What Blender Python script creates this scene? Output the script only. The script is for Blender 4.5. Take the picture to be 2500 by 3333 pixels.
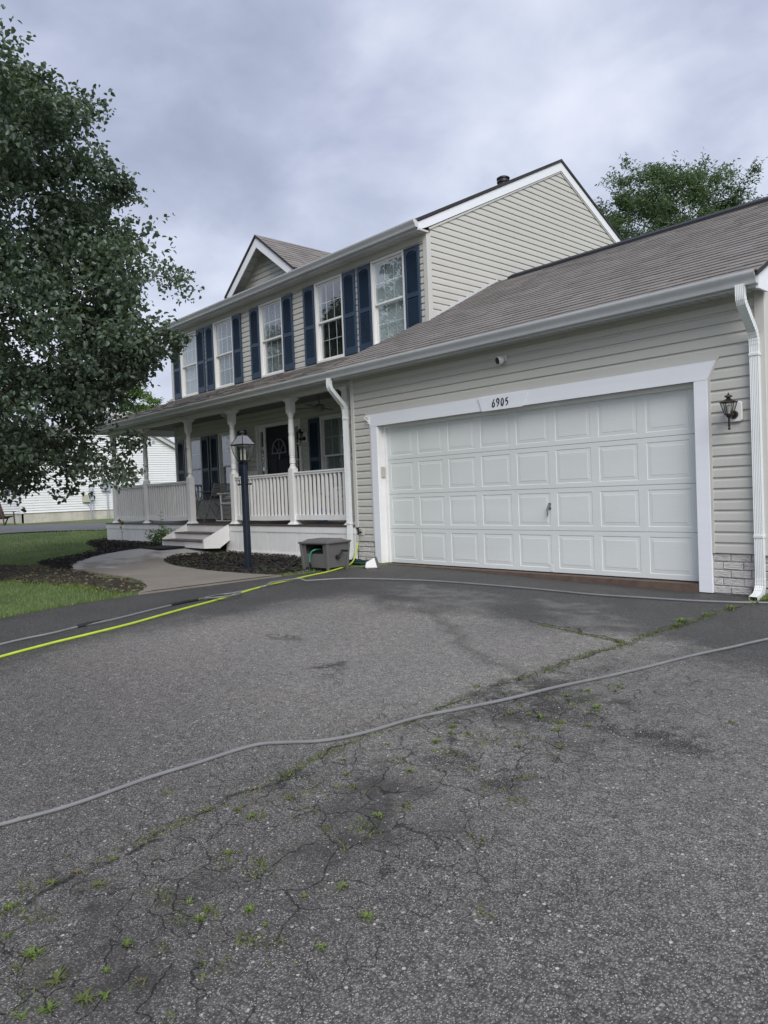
import bpy, bmesh, math, random
import numpy as np
from mathutils import Vector, Matrix
random.seed(7)
rng = np.random.default_rng(11)
R = math.radians
for o in list(bpy.data.objects): bpy.data.objects.remove(o)
scene = bpy.context.scene
COL = scene.collection

# ------------------------------------------------------------------ camera
CAM = (8.40997, -7.71465, 1.10294)
yaw, pitch, roll = 0.828286, -0.0269326, 0.0400063
cam_d = bpy.data.cameras.new('camera')
cam = bpy.data.objects.new('camera', cam_d); COL.objects.link(cam)
rot = Matrix.Rotation(yaw, 3, 'Z') @ Matrix.Rotation(pitch, 3, 'X') @ Matrix.Rotation(roll, 3, 'Y')
m3 = Matrix((rot.col[0], rot.col[2], -rot.col[1])).transposed()
cam.matrix_world = Matrix.Translation(CAM) @ m3.to_4x4()
cam_d.sensor_fit = 'HORIZONTAL'; cam_d.sensor_width = 36.0
cam_d.lens = 2387.47 / 2500 * 36.0
cam_d.clip_start = 0.05; cam_d.clip_end = 2000
scene.camera = cam

# ------------------------------------------------------------------ world (overcast sky)
SUN_EL, SUN_AZ = R(40), R(-59)      # soft bright part of the cloud deck, behind the camera to the right of the street
world = bpy.data.worlds.new('World'); scene.world = world; world.use_nodes = True
wt = world.node_tree; wn = wt.nodes; wl = wt.links
for n in list(wn): wn.remove(n)
wout = wn.new('ShaderNodeOutputWorld'); bg = wn.new('ShaderNodeBackground'); bg.inputs[1].default_value = 0.96
sky = wn.new('ShaderNodeTexSky'); sky.sky_type = 'NISHITA'; sky.sun_disc = False
sky.sun_elevation = SUN_EL; sky.sun_rotation = R(180) + SUN_AZ
sky.air_density = 1.2; sky.dust_density = 3.0
skym = wn.new('ShaderNodeMix'); skym.data_type = 'RGBA'; skym.blend_type = 'MULTIPLY'; skym.inputs[0].default_value = 1
skym.inputs[7].default_value = (0.10, 0.10, 0.10, 1)
wl.new(sky.outputs[0], skym.inputs[6])
tc = wn.new('ShaderNodeTexCoord')
sep = wn.new('ShaderNodeSeparateXYZ'); wl.new(tc.outputs['Generated'], sep.inputs[0])
zc = wn.new('ShaderNodeMath'); zc.operation = 'MAXIMUM'; zc.inputs[1].default_value = 0.0; wl.new(sep.outputs[2], zc.inputs[0])
za = wn.new('ShaderNodeMath'); za.operation = 'ADD'; za.inputs[1].default_value = 0.30; wl.new(zc.outputs[0], za.inputs[0])
dx = wn.new('ShaderNodeMath'); dx.operation = 'DIVIDE'; wl.new(sep.outputs[0], dx.inputs[0]); wl.new(za.outputs[0], dx.inputs[1])
dy = wn.new('ShaderNodeMath'); dy.operation = 'DIVIDE'; wl.new(sep.outputs[1], dy.inputs[0]); wl.new(za.outputs[0], dy.inputs[1])
cmb = wn.new('ShaderNodeCombineXYZ'); wl.new(dx.outputs[0], cmb.inputs[0]); wl.new(dy.outputs[0], cmb.inputs[1])
def wnoise(scale, detail, off, rough=0.55, dist=0.0):
    mp = wn.new('ShaderNodeMapping'); mp.inputs[1].default_value = off; wl.new(cmb.outputs[0], mp.inputs[0])
    n = wn.new('ShaderNodeTexNoise'); n.inputs['Scale'].default_value = scale; n.inputs['Detail'].default_value = detail
    n.inputs['Roughness'].default_value = rough; n.inputs['Distortion'].default_value = dist
    wl.new(mp.outputs[0], n.inputs['Vector']); return n
n1 = wnoise(1.9, 6, (5.6, 2.9, 0), 0.48, 0.25); n2 = wnoise(4.6, 6, (8.2, 4.4, 0), 0.52, 0.3)
mixn = wn.new('ShaderNodeMix'); mixn.data_type = 'FLOAT'; mixn.inputs[0].default_value = 0.3
mixn.inputs[0].default_value = 0.36; wl.new(n1.outputs[0], mixn.inputs[2]); wl.new(n2.outputs[0], mixn.inputs[3])
ramp = wn.new('ShaderNodeValToRGB'); cr = ramp.color_ramp; cr.interpolation = 'B_SPLINE'
cr.elements[0].position = 0.32; cr.elements[0].color = (0.205, 0.230, 0.308, 1)
cr.elements[1].position = 0.68; cr.elements[1].color = (0.52, 0.54, 0.61, 1)
e = cr.elements.new(0.44); e.color = (0.282, 0.312, 0.408, 1)
e = cr.elements.new(0.55); e.color = (0.395, 0.424, 0.518, 1)
wl.new(mixn.outputs[0], ramp.inputs[0])
# pale band of thinner cloud low down, all round the horizon
hz = wn.new('ShaderNodeMapRange'); hz.inputs[1].default_value = 0.0; hz.inputs[2].default_value = 0.42
hz.inputs[3].default_value = 0.38; hz.inputs[4].default_value = 0.0; wl.new(sep.outputs[2], hz.inputs[0])
hmix = wn.new('ShaderNodeMix'); hmix.data_type = 'RGBA'; wl.new(hz.outputs[0], hmix.inputs[0])
wl.new(ramp.outputs[0], hmix.inputs[6]); hmix.inputs[7].default_value = (0.58, 0.60, 0.66, 1)
fin = wn.new('ShaderNodeMix'); fin.data_type = 'RGBA'; fin.inputs[0].default_value = 0.92
wl.new(skym.outputs[2], fin.inputs[6]); wl.new(hmix.outputs[2], fin.inputs[7])
wl.new(fin.outputs[2], bg.inputs[0]); wl.new(bg.outputs[0], wout.inputs[0])

sun_d = bpy.data.lights.new('sun', 'SUN'); sun_d.energy = 1.5; sun_d.angle = R(42); sun_d.color = (1.0, 0.97, 0.93)
sun = bpy.data.objects.new('sun', sun_d); COL.objects.link(sun)
sd = Vector((math.sin(-SUN_AZ) * math.cos(SUN_EL), -math.cos(SUN_AZ) * math.cos(SUN_EL), math.sin(SUN_EL)))
sun.rotation_euler = sd.to_track_quat('Z', 'Y').to_euler(); sun.location = (10, -20, 30)

vs = scene.view_settings
scene.display_settings.display_device = 'sRGB'
vs.view_transform = 'Standard'; vs.look = 'None'; vs.gamma = 1; vs.use_curve_mapping = False
vs.exposure = 0.84

# ------------------------------------------------------------------ materials
MATS = {}
def mat_base(name):
    m = bpy.data.materials.new(name); m.use_nodes = True
    nt = m.node_tree; b = nt.nodes['Principled BSDF']; MATS[name] = m
    return m, nt, b
def nd(nt, typ, **kw):
    n = nt.nodes.new(typ)
    for k, v in kw.items():
        if k.startswith('i_'): n.inputs[k[2:].replace('_', ' ')].default_value = v
        else: setattr(n, k, v)
    return n
def lk(nt, a, b): nt.links.new(a, b)
def mth(nt, op, a, b=None, c=None, clamp=False):
    n = nt.nodes.new('ShaderNodeMath'); n.operation = op; n.use_clamp = clamp
    for i, v in enumerate((a, b, c)):
        if v is None: continue
        if isinstance(v, (int, float)): n.inputs[i].default_value = v
        else: nt.links.new(v, n.inputs[i])
    return n.outputs[0]
def mixc(nt, f, a, b, mode='MIX'):
    n = nt.nodes.new('ShaderNodeMix'); n.data_type = 'RGBA'; n.blend_type = mode
    for sock, v in ((n.inputs[0], f), (n.inputs[6], a), (n.inputs[7], b)):
        if isinstance(v, (int, float)): sock.default_value = v
        elif isinstance(v, tuple): sock.default_value = (*v[:3], 1)
        else: nt.links.new(v, sock)
    return n.outputs[2]
def noise(nt, vec, scale, detail=4, rough=0.55, out=0):
    n = nt.nodes.new('ShaderNodeTexNoise'); n.inputs['Scale'].default_value = scale
    n.inputs['Detail'].default_value = detail; n.inputs['Roughness'].default_value = rough
    nt.links.new(vec, n.inputs['Vector']); return n.outputs[out]
def mapped(nt, vec, scale):
    n = nt.nodes.new('ShaderNodeMapping'); n.inputs['Scale'].default_value = scale
    nt.links.new(vec, n.inputs[0]); return n.outputs[0]
def mrange(nt, v, a, b, c=0.0, d=1.0, smooth=False):
    n = nt.nodes.new('ShaderNodeMapRange'); n.interpolation_type = 'SMOOTHSTEP' if smooth else 'LINEAR'
    nt.links.new(v, n.inputs[0])
    for i, x in enumerate((a, b, c, d)): n.inputs[i + 1].default_value = x
    return n.outputs[0]
def bump(nt, b, h, strength=0.3, dist=0.01):
    n = nt.nodes.new('ShaderNodeBump'); n.inputs['Strength'].default_value = strength; n.inputs['Distance'].default_value = dist
    nt.links.new(h, n.inputs['Height']); nt.links.new(n.outputs[0], b.inputs['Normal']); return n
def wpos(nt):
    return nt.nodes.new('ShaderNodeNewGeometry').outputs['Position']
def simple(name, col, rough=0.5, metal=0.0, var=0.08, vscale=3.0, bmp=0.0, bscale=60, dirt=0.0, spec=None, stretch=(1, 1, 1)):
    m, nt, b = mat_base(name)
    p = mapped(nt, wpos(nt), stretch)
    f = noise(nt, p, vscale, 5)
    c = mixc(nt, mrange(nt, f, 0.3, 0.7), tuple(x * (1 - var) for x in col), tuple(min(1, x * (1 + var)) for x in col))
    if dirt:
        f2 = noise(nt, mapped(nt, wpos(nt), (2.2, 2.2, 0.5)), 2.5, 6, 0.65)
        c = mixc(nt, mrange(nt, f2, 0.52, 0.75, 0, dirt), c, tuple(x * 0.55 for x in (col[0], col[1] * .97, col[2] * .88)))
    lk(nt, c, b.inputs['Base Color'])
    b.inputs['Roughness'].default_value = rough; b.inputs['Metallic'].default_value = metal
    if spec is not None: b.inputs['Specular IOR Level'].default_value = spec
    if bmp:
        bump(nt, b, noise(nt, p, bscale, 4), bmp, 0.004)
    return m
simple('siding', (0.53, 0.525, 0.485), 0.55, var=0.035, vscale=1.2, bmp=0.10, bscale=90, dirt=0.10, stretch=(0.3, 0.3, 3))
simple('siding_trim', (0.55, 0.545, 0.51), 0.5, var=0.03)
simple('siding_white', (0.78, 0.79, 0.80), 0.5, var=0.03, dirt=0.06)
simple('white_trim', (0.80, 0.82, 0.86), 0.45, var=0.02, bmp=0.12, bscale=25, stretch=(0.3, 1, 6), dirt=0.04)
simple('white_paint', (0.80, 0.80, 0.79), 0.5, var=0.04, dirt=0.14)
simple('gutter_white', (0.56, 0.58, 0.60), 0.35, var=0.05, vscale=1.5, dirt=0.20)
simple('downspout_white', (0.72, 0.75, 0.75), 0.4, var=0.05, dirt=0.28)
simple('soffit', (0.52, 0.53, 0.52), 0.55, var=0.04)
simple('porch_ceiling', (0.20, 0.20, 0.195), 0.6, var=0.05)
simple('door_white', (0.70, 0.735, 0.715), 0.45, var=0.035, vscale=2.0, bmp=0.28, bscale=55, stretch=(0.35, 1, 1.6), dirt=0.05)
simple('shutter_blue', (0.025, 0.050, 0.090), 0.42, var=0.15, vscale=2)
simple('door_navy', (0.004, 0.007, 0.018), 0.55, var=0.1, spec=0.25)
simple('post_navy', (0.008, 0.013, 0.026), 0.4, var=0.25, vscale=9, bmp=0.15)
simple('window_white', (0.74, 0.74, 0.72), 0.4, var=0.02)
simple('blind_pale', (0.70, 0.75, 0.76), 0.5, var=0.03)
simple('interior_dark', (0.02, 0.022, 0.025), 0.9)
simple('black_metal', (0.012, 0.012, 0.014), 0.4, var=0.2)
simple('bronze', (0.035, 0.026, 0.022), 0.38, metal=0.4, var=0.3, vscale=20)
simple('steel', (0.35, 0.35, 0.35), 0.35, metal=0.9)
simple('brass', (0.42, 0.33, 0.16), 0.35, metal=0.9)
simple('chair_metal', (0.30, 0.30, 0.29), 0.5, var=0.1)
simple('rocker_white', (0.62, 0.62, 0.60), 0.5)
simple('reel_grey', (0.115, 0.112, 0.112), 0.55, var=0.08, bmp=0.25, bscale=120)
simple('tray_green', (0.012, 0.045, 0.035), 0.5)
simple('hose_green', (0.03, 0.24, 0.14), 0.4)
simple('hose_yellow', (0.42, 0.55, 0.045), 0.45, var=0.12, vscale=9)
simple('hose_grey', (0.175, 0.18, 0.185), 0.5, var=0.12, vscale=8)
simple('rubber_black', (0.012, 0.012, 0.013), 0.6, bmp=0.3, bscale=200)
simple('tread_brown', (0.125, 0.080, 0.065), 0.5, var=0.25, vscale=8, stretch=(0.4, 4, 1))
simple('deck_grey', (0.075, 0.062, 0.055), 0.5, var=0.2, vscale=5, stretch=(0.5, 6, 1))
simple('slab_brown', (0.115, 0.080, 0.060), 0.8, var=0.25, vscale=7, bmp=0.4, bscale=40)
simple('mat_dark', (0.02, 0.021, 0.024), 0.95, var=0.2, bmp=0.6, bscale=150)
simple('plastic_white', (0.80, 0.80, 0.78), 0.35, var=0.03)
simple('bark', (0.055, 0.045, 0.036), 0.9, var=0.35, vscale=14, bmp=0.8, bscale=30, stretch=(1, 1, 0.25))
simple('ridge_black', (0.012, 0.014, 0.020), 0.7)
simple('roof_dark', (0.035, 0.033, 0.034), 0.9, var=0.2)
simple('metal_box', (0.36, 0.40, 0.46), 0.45, var=0.05)
simple('beige_box', (0.46, 0.45, 0.38), 0.5, var=0.05)
simple('foundation', (0.50, 0.48, 0.42), 0.9, var=0.2, vscale=1.5, dirt=0.55, bmp=0.3)
simple('wood_dark', (0.07, 0.045, 0.035), 0.7, var=0.3, vscale=9)
simple('neighbor_asphalt', (0.12, 0.12, 0.13), 0.9, var=0.1, vscale=2)
simple('petal', (0.25, 0.06, 0.03), 0.6)
simple('ornament_grey', (0.22, 0.23, 0.26), 0.6)
simple('digit_black', (0.008, 0.008, 0.011), 0.4)
# painted rough brick
m, nt, b = mat_base('brick_white'); p = wpos(nt)
w = noise(nt, mapped(nt, p, (6, 6, 45)), 2.0, 5, 0.7)
d2 = noise(nt, mapped(nt, p, (2, 2, 5)), 3.0, 6, 0.7)
c = mixc(nt, mrange(nt, w, 0.32, 0.46), (0.24, 0.21, 0.18), (0.74, 0.72, 0.69))
c = mixc(nt, mrange(nt, d2, 0.54, 0.68, 0, 0.75), c, (0.16, 0.12, 0.09))
lk(nt, c, b.inputs['Base Color']); b.inputs['Roughness'].default_value = 0.85; bump(nt, b, w, 1.0, 0.03)
simple('mortar', (0.34, 0.32, 0.29), 0.95, var=0.3, vscale=20, bmp=0.5)
def schlick(nt, f0, gain=1.0, add=0.0):
    g_ = nt.nodes.new('ShaderNodeNewGeometry'); d = nt.nodes.new('ShaderNodeVectorMath'); d.operation = 'DOT_PRODUCT'
    nt.links.new(g_.outputs['Normal'], d.inputs[0]); nt.links.new(g_.outputs['Incoming'], d.inputs[1])
    c = mth(nt, 'SUBTRACT', 1.0, mth(nt, 'ABSOLUTE', d.outputs['Value']), None, True)
    return mth(nt, 'MULTIPLY_ADD', mth(nt, 'MULTIPLY_ADD', mth(nt, 'POWER', c, 5.0), 1 - f0, f0), gain, add, True)
# glass
m, nt, b = mat_base('window_glass')
for n in list(nt.nodes):
    if n.type != 'OUTPUT_MATERIAL': nt.nodes.remove(n)
out = [n for n in nt.nodes if n.type == 'OUTPUT_MATERIAL'][0]
tr = nd(nt, 'ShaderNodeBsdfTransparent'); tr.inputs[0].default_value = (0.88, 0.93, 0.93, 1)
gl = nd(nt, 'ShaderNodeBsdfGlossy'); gl.inputs['Roughness'].default_value = 0.0; gl.inputs[0].default_value = (0.95, 0.97, 1, 1)
fa = schlick(nt, 0.085, 1.15, 0.09)
wav = noise(nt, mapped(nt, wpos(nt), (1, 1, 1)), 1.6, 1)
bn = nd(nt, 'ShaderNodeBump'); bn.inputs['Strength'].default_value = 0.06; bn.inputs['Distance'].default_value = 0.03
lk(nt, wav, bn.inputs['Height']); lk(nt, bn.outputs[0], gl.inputs['Normal'])
ms = nd(nt, 'ShaderNodeMixShader'); lk(nt, fa, ms.inputs[0]); lk(nt, tr.outputs[0], ms.inputs[1]); lk(nt, gl.outputs[0], ms.inputs[2])
lk(nt, ms.outputs[0], out.inputs[0])
m, nt, b = mat_base('lamp_glass')
for n in list(nt.nodes):
    if n.type != 'OUTPUT_MATERIAL': nt.nodes.remove(n)
out = [n for n in nt.nodes if n.type == 'OUTPUT_MATERIAL'][0]
tr = nd(nt, 'ShaderNodeBsdfTransparent'); tr.inputs[0].default_value = (0.86, 0.87, 0.84, 1)
gl = nd(nt, 'ShaderNodeBsdfGlossy'); gl.inputs['Roughness'].default_value = 0.05
fa = schlick(nt, 0.05, 1.0, 0.05)
ms = nd(nt, 'ShaderNodeMixShader'); lk(nt, fa, ms.inputs[0]); lk(nt, tr.outputs[0], ms.inputs[1]); lk(nt, gl.outputs[0], ms.inputs[2])
lk(nt, ms.outputs[0], out.inputs[0])
simple('frosted', (0.55, 0.56, 0.54), 0.5)
simple('lamp_roof_sky_grey', (0.20, 0.21, 0.23), 0.15, var=0.1)  # opaque grey: sky reflection of the clear lantern roof painted as colour
# shingles: tone varies from tab to tab
def shingle(name, base):
    m, nt, b = mat_base(name)
    g = nd(nt, 'ShaderNodeNewGeometry'); oi = nd(nt, 'ShaderNodeObjectInfo')
    r = mth(nt, 'FRACT', mth(nt, 'ADD', mth(nt, 'MULTIPLY', g.outputs['Random Per Island'], 7.31), mth(nt, 'MULTIPLY', oi.outputs['Random'], 5.7)))
    p = g.outputs['Position']
    gr = noise(nt, p, 260, 2, 0.8); big = noise(nt, p, 0.9, 4); mid = noise(nt, p, 7, 4)
    c = mixc(nt, r, tuple(x * 0.86 for x in base), tuple(x * 1.13 for x in base))
    c = mixc(nt, mrange(nt, mid, 0.35, 0.65, 0, 0.5), c, tuple(x * f for x, f in zip(base, (1.20, 1.17, 1.14))))
    c = mixc(nt, mrange(nt, big, 0.4, 0.7, 0, 0.35), c, tuple(x * 0.72 for x in base))
    c = mixc(nt, mrange(nt, gr, 0.35, 0.65, 0, 1), mixc(nt, 1.0, c, (0.72, 0.72, 0.72), 'MULTIPLY'), mixc(nt, 1.0, c, (1.25, 1.25, 1.25), 'MULTIPLY'))
    lk(nt, c, b.inputs['Base Color']); b.inputs['Roughness'].default_value = 0.95; b.inputs['Specular IOR Level'].default_value = 0.2
    bump(nt, b, gr, 0.5, 0.004)
shingle('shingle', (0.222, 0.207, 0.198))
# leaves
def leaf(name, dark, light, gloss=0.45, trans=0.25):
    m, nt, b = mat_base(name)
    g = nd(nt, 'ShaderNodeNewGeometry')
    c = mixc(nt, g.outputs['Random Per Island'], dark, light)
    big = noise(nt, g.outputs['Position'], 1.1, 3)
    c = mixc(nt, mrange(nt, big, 0.4, 0.65, 0, 0.5), c, tuple(x * 1.25 for x in light))
    lk(nt, c, b.inputs['Base Color']); b.inputs['Roughness'].default_value = gloss
    tl = nd(nt, 'ShaderNodeBsdfTranslucent'); lk(nt, mixc(nt, 1.0, c, (1.3, 1.5, 0.7), 'MULTIPLY'), tl.inputs[0])
    ms = nd(nt, 'ShaderNodeMixShader'); ms.inputs[0].default_value = trans
    out = [n for n in nt.nodes if n.type == 'OUTPUT_MATERIAL'][0]
    lk(nt, b.outputs[0], ms.inputs[1]); lk(nt, tl.outputs[0], ms.inputs[2]); lk(nt, ms.outputs[0], out.inputs[0])
leaf('leaf_pear', (0.050, 0.074, 0.056), (0.118, 0.158, 0.112), 0.36, 0.28)
leaf('leaf_oak', (0.060, 0.100, 0.056), (0.120, 0.175, 0.092), 0.5, 0.3)
leaf('leaf_light', (0.07, 0.13, 0.03), (0.13, 0.21, 0.05), 0.5, 0.3)
leaf('grass_blade', (0.085, 0.145, 0.050), (0.18, 0.255, 0.090), 0.6, 0.3)
leaf('weed_green', (0.085, 0.135, 0.03), (0.17, 0.23, 0.06), 0.5, 0.3)
leaf('moss', (0.06, 0.085, 0.022), (0.12, 0.15, 0.04), 0.7, 0.2)
leaf('straw', (0.11, 0.093, 0.05), (0.18, 0.155, 0.085), 0.8, 0.1)
# lawn ground, mulch, concrete
m, nt, b = mat_base('lawn_soil'); p = wpos(nt)
f = noise(nt, p, 0.55, 5); f2 = noise(nt, p, 9, 5, 0.7); f3 = noise(nt, p, 60, 4, 0.7)
c = mixc(nt, mrange(nt, f, 0.35, 0.65), (0.085, 0.125, 0.045), (0.150, 0.190, 0.075))
c = mixc(nt, mrange(nt, f2, 0.5, 0.75, 0, 0.55), c, (0.085, 0.090, 0.035))
c = mixc(nt, mrange(nt, f3, 0.3, 0.7), mixc(nt, 1.0, c, (0.6, 0.6, 0.6), 'MULTIPLY'), mixc(nt, 1.0, c, (1.3, 1.3, 1.2), 'MULTIPLY'))
lk(nt, c, b.inputs['Base Color']); b.inputs['Roughness'].default_value = 0.95; bump(nt, b, f3, 0.9, 0.03)
m, nt, b = mat_base('mulch'); p = wpos(nt)
f = noise(nt, p, 45, 5, 0.7); f2 = noise(nt, p, 1.3, 4)
g = nd(nt, 'ShaderNodeNewGeometry')
c = mixc(nt, mrange(nt, f, 0.3, 0.7), (0.010, 0.009, 0.009), (0.040, 0.034, 0.030))
c = mixc(nt, mrange(nt, g.outputs['Random Per Island'], 0.75, 1.0, 0, 0.6), c, (0.07, 0.058, 0.048))
lk(nt, c, b.inputs['Base Color']); b.inputs['Roughness'].default_value = 0.85; bump(nt, b, f, 1.0, 0.03)
m, nt, b = mat_base('bare_soil'); p = wpos(nt)
f = noise(nt, p, 30, 6, 0.75); f2 = noise(nt, p, 1.6, 5)
c = mixc(nt, mrange(nt, f, 0.3, 0.7), (0.018, 0.013, 0.010), (0.062, 0.045, 0.033))
c = mixc(nt, mrange(nt, f2, 0.52, 0.68, 0, 0.7), c, (0.075, 0.066, 0.036))
lk(nt, c, b.inputs['Base Color']); b.inputs['Roughness'].default_value = 0.95; bump(nt, b, f, 1.0, 0.04)
m, nt, b = mat_base('concrete_walk'); p = wpos(nt)
f = noise(nt, p, 1.1, 6, 0.6); f2 = noise(nt, p, 120, 3, 0.7); f3 = noise(nt, mapped(nt, p, (1.0, 2.2, 1)), 0.9, 5)
sx = nd(nt, 'ShaderNodeSeparateXYZ'); lk(nt, p, sx.inputs[0])
dry = mth(nt, 'ADD', mrange(nt, sx.outputs[0], -3.2, -5.4), mrange(nt, f3, 0.3, 0.7, -0.65, 0.35))
c = mixc(nt, mrange(nt, f, 0.3, 0.7), (0.20, 0.176, 0.148), (0.27, 0.242, 0.205))
c = mixc(nt, mrange(nt, dry, 0.25, 0.6, 0, 0.9), c, (0.48, 0.465, 0.44))
c = mixc(nt, mrange(nt, f2, 0.3, 0.7, 0, 0.3), c, (0.12, 0.11, 0.09))
lk(nt, c, b.inputs['Base Color']); b.inputs['Roughness'].default_value = 0.7; bump(nt, b, f2, 0.35, 0.004)
# asphalt
m, nt, b = mat_base('asphalt'); p = wpos(nt)
sx = nd(nt, 'ShaderNodeSeparateXYZ'); lk(nt, p, sx.inputs[0]); X, Y = sx.outputs[0], sx.outputs[1]
flat = nd(nt, 'ShaderNodeCombineXYZ'); lk(nt, X, flat.inputs[0]); lk(nt, Y, flat.inputs[1]); P2 = flat.outputs[0]
def voro(scale, feature='F1', out='Color'):
    v = nd(nt, 'ShaderNodeTexVoronoi'); v.feature = feature; v.inputs['Scale'].default_value = scale; v.voronoi_dimensions = '2D'
    lk(nt, P2, v.inputs['Vector']); return v
v1 = voro(110); v2 = voro(55); v3 = voro(210)
h1 = nd(nt, 'ShaderNodeSeparateColor'); lk(nt, v1.outputs['Color'], h1.inputs[0])
h2 = nd(nt, 'ShaderNodeSeparateColor'); lk(nt, v2.outputs['Color'], h2.inputs[0])
h3 = nd(nt, 'ShaderNodeSeparateColor'); lk(nt, v3.outputs['Color'], h3.inputs[0])
nz = noise(nt, P2, 1.2, 6, 0.62); nzf = noise(nt, P2, 5.0, 5, 0.65); nzb = noise(nt, P2, 0.45, 4)
# newer dark band: left edge of the drive and in front of the garage; also beside the garage corner
wob = mth(nt, 'ADD', mth(nt, 'MULTIPLY', mth(nt, 'SUBTRACT', nz, 0.5), 1.5), mth(nt, 'MULTIPLY', mth(nt, 'SUBTRACT', nzf, 0.5), 0.7))
dl = mrange(nt, mth(nt, 'ADD', X, wob), 2.60, 1.75, smooth=True)
dg = mrange(nt, mth(nt, 'ADD', Y, wob), -2.95, -2.20, smooth=True)
dr1 = mrange(nt, mth(nt, 'ADD', X, wob), 5.9, 6.3, smooth=True)
dr2 = mrange(nt, mth(nt, 'ADD', Y, wob), -3.3, -2.6, smooth=True)
dark = mth(nt, 'MAXIMUM', dl, mth(nt, 'MAXIMUM', dg, mth(nt, 'MULTIPLY', dr1, dr2)))
# pale dried film inside the dark band
def blob(x, y, rx, ry):
    a = mth(nt, 'DIVIDE', mth(nt, 'SUBTRACT', mth(nt, 'ADD', X, wob), x), rx); c_ = mth(nt, 'DIVIDE', mth(nt, 'SUBTRACT', mth(nt, 'SUBTRACT', Y, wob), y), ry)
    return mrange(nt, mth(nt, 'ADD', mth(nt, 'MULTIPLY', a, a), mth(nt, 'MULTIPLY', c_, c_)), 1.0, 0.15, smooth=True)
film = mth(nt, 'MAXIMUM', blob(3.0, -1.9, 1.1, 0.45), mth(nt, 'MAXIMUM', blob(4.45, -1.65, 0.55, 0.3), blob(4.9, -2.1, 0.5, 0.3)))
film = mth(nt, 'MULTIPLY', film, mrange(nt, nzf, 0.35, 0.6))
stain = mth(nt, 'MAXIMUM', blob(4.52, -4.74, 0.22, 0.13), mth(nt, 'MAXIMUM', blob(5.71, -5.82, 0.15, 0.12), mth(nt, 'MAXIMUM', blob(6.18, -5.24, 0.45, 0.22), mth(nt, 'MAXIMUM', blob(6.0, -4.5, 0.5, 0.35), mth(nt, 'MAXIMUM', blob(6.7, -4.5, 0.5, 0.2), blob(3.44, -4.33, 0.3, 0.1))))))
stain = mth(nt, 'MULTIPLY', stain, mrange(nt, nzf, 0.36, 0.56))
# colours
old = mixc(nt, h1.outputs[0], (0.110, 0.108, 0.105), (0.315, 0.309, 0.299))
edge1 = mrange(nt, v1.outputs['Distance'], 0.35, 0.65, 0, 0.6)
old = mixc(nt, edge1, old, (0.050, 0.050, 0.050))
mot = noise(nt, P2, 16, 5, 0.7)
old = mixc(nt, mrange(nt, mot, 0.35, 0.65), mixc(nt, 1.0, old, (0.72, 0.72, 0.72), 'MULTIPLY'), mixc(nt, 1.0, old, (1.2, 1.2, 1.19), 'MULTIPLY'))
old = mixc(nt, mrange(nt, nz, 0.35, 0.68, 0, 0.30), old, (0.115, 0.113, 0.114))
old = mixc(nt, mrange(nt, nzb, 0.42, 0.62, 0, 0.5), old, mixc(nt, 1.0, old, (1.35, 1.33, 1.28), 'MULTIPLY'))
near = mrange(nt, mth(nt, 'ADD', Y, mth(nt, 'MULTIPLY', wob, 0.6)), -4.4, -6.3, 0, 0.80, smooth=True)     # old asphalt gets darker towards the near end
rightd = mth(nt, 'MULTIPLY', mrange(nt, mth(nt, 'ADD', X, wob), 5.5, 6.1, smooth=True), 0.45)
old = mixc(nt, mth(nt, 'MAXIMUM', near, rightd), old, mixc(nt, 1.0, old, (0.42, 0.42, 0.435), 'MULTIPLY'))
new = mixc(nt, h1.outputs[0], (0.028, 0.028, 0.029), (0.095, 0.095, 0.095))
new = mixc(nt, mrange(nt, nz, 0.4, 0.65, 0, 0.5), new, (0.032, 0.032, 0.033))
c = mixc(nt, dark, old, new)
c = mixc(nt, mth(nt, 'MULTIPLY', film, 0.75), c, (0.150, 0.152, 0.148))
c = mixc(nt, mth(nt, 'MULTIPLY', stain, 0.8), c, (0.022, 0.022, 0.023))
# pale stone chips
chip = mth(nt, 'MULTIPLY', mrange(nt, h2.outputs[1], 0.955, 0.97), mrange(nt, v2.outputs['Distance'], 0.34, 0.26))
chip2 = mth(nt, 'MULTIPLY', mrange(nt, h3.outputs[1], 0.84, 0.88), mrange(nt, v3.outputs['Distance'], 0.45, 0.35))
chf = mth(nt, 'SUBTRACT', 1.0, mth(nt, 'MULTIPLY', dark, 0.55))
c = mixc(nt, mth(nt, 'MULTIPLY', mth(nt, 'MULTIPLY', chip, chf), 0.8), c, mixc(nt, h2.outputs[0], (0.22, 0.22, 0.215), (0.55, 0.54, 0.51)))
c = mixc(nt, mth(nt, 'MULTIPLY', mth(nt, 'MULTIPLY', chip2, chf), 0.75), c, (0.44, 0.43, 0.415))
# cracks: alligator cracking beside the seam, plus single cracks
wv = nd(nt, 'ShaderNodeTexNoise'); wv.inputs['Scale'].default_value = 3.5; wv.inputs['Detail'].default_value = 5; lk(nt, P2, wv.inputs['Vector'])
wp = nd(nt, 'ShaderNodeVectorMath', operation='MULTIPLY_ADD'); lk(nt, wv.outputs['Color'], wp.inputs[0]); wp.inputs[1].default_value = (0.35, 0.35, 0); lk(nt, P2, wp.inputs[2])
vc = nd(nt, 'ShaderNodeTexVoronoi'); vc.feature = 'DISTANCE_TO_EDGE'; vc.voronoi_dimensions = '2D'; vc.inputs['Scale'].default_value = 5.5; lk(nt, wp.outputs[0], vc.inputs['Vector'])
ca = mth(nt, 'MULTIPLY', mrange(nt, vc.outputs['Distance'], 0.022, 0.004), 0.75)
am = mth(nt, 'MULTIPLY', mrange(nt, mth(nt, 'ABSOLUTE', mth(nt, 'SUBTRACT', X, 6.12)), 0.75, 0.25, smooth=True), mrange(nt, Y, -2.6, -4.0, smooth=True))
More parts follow.
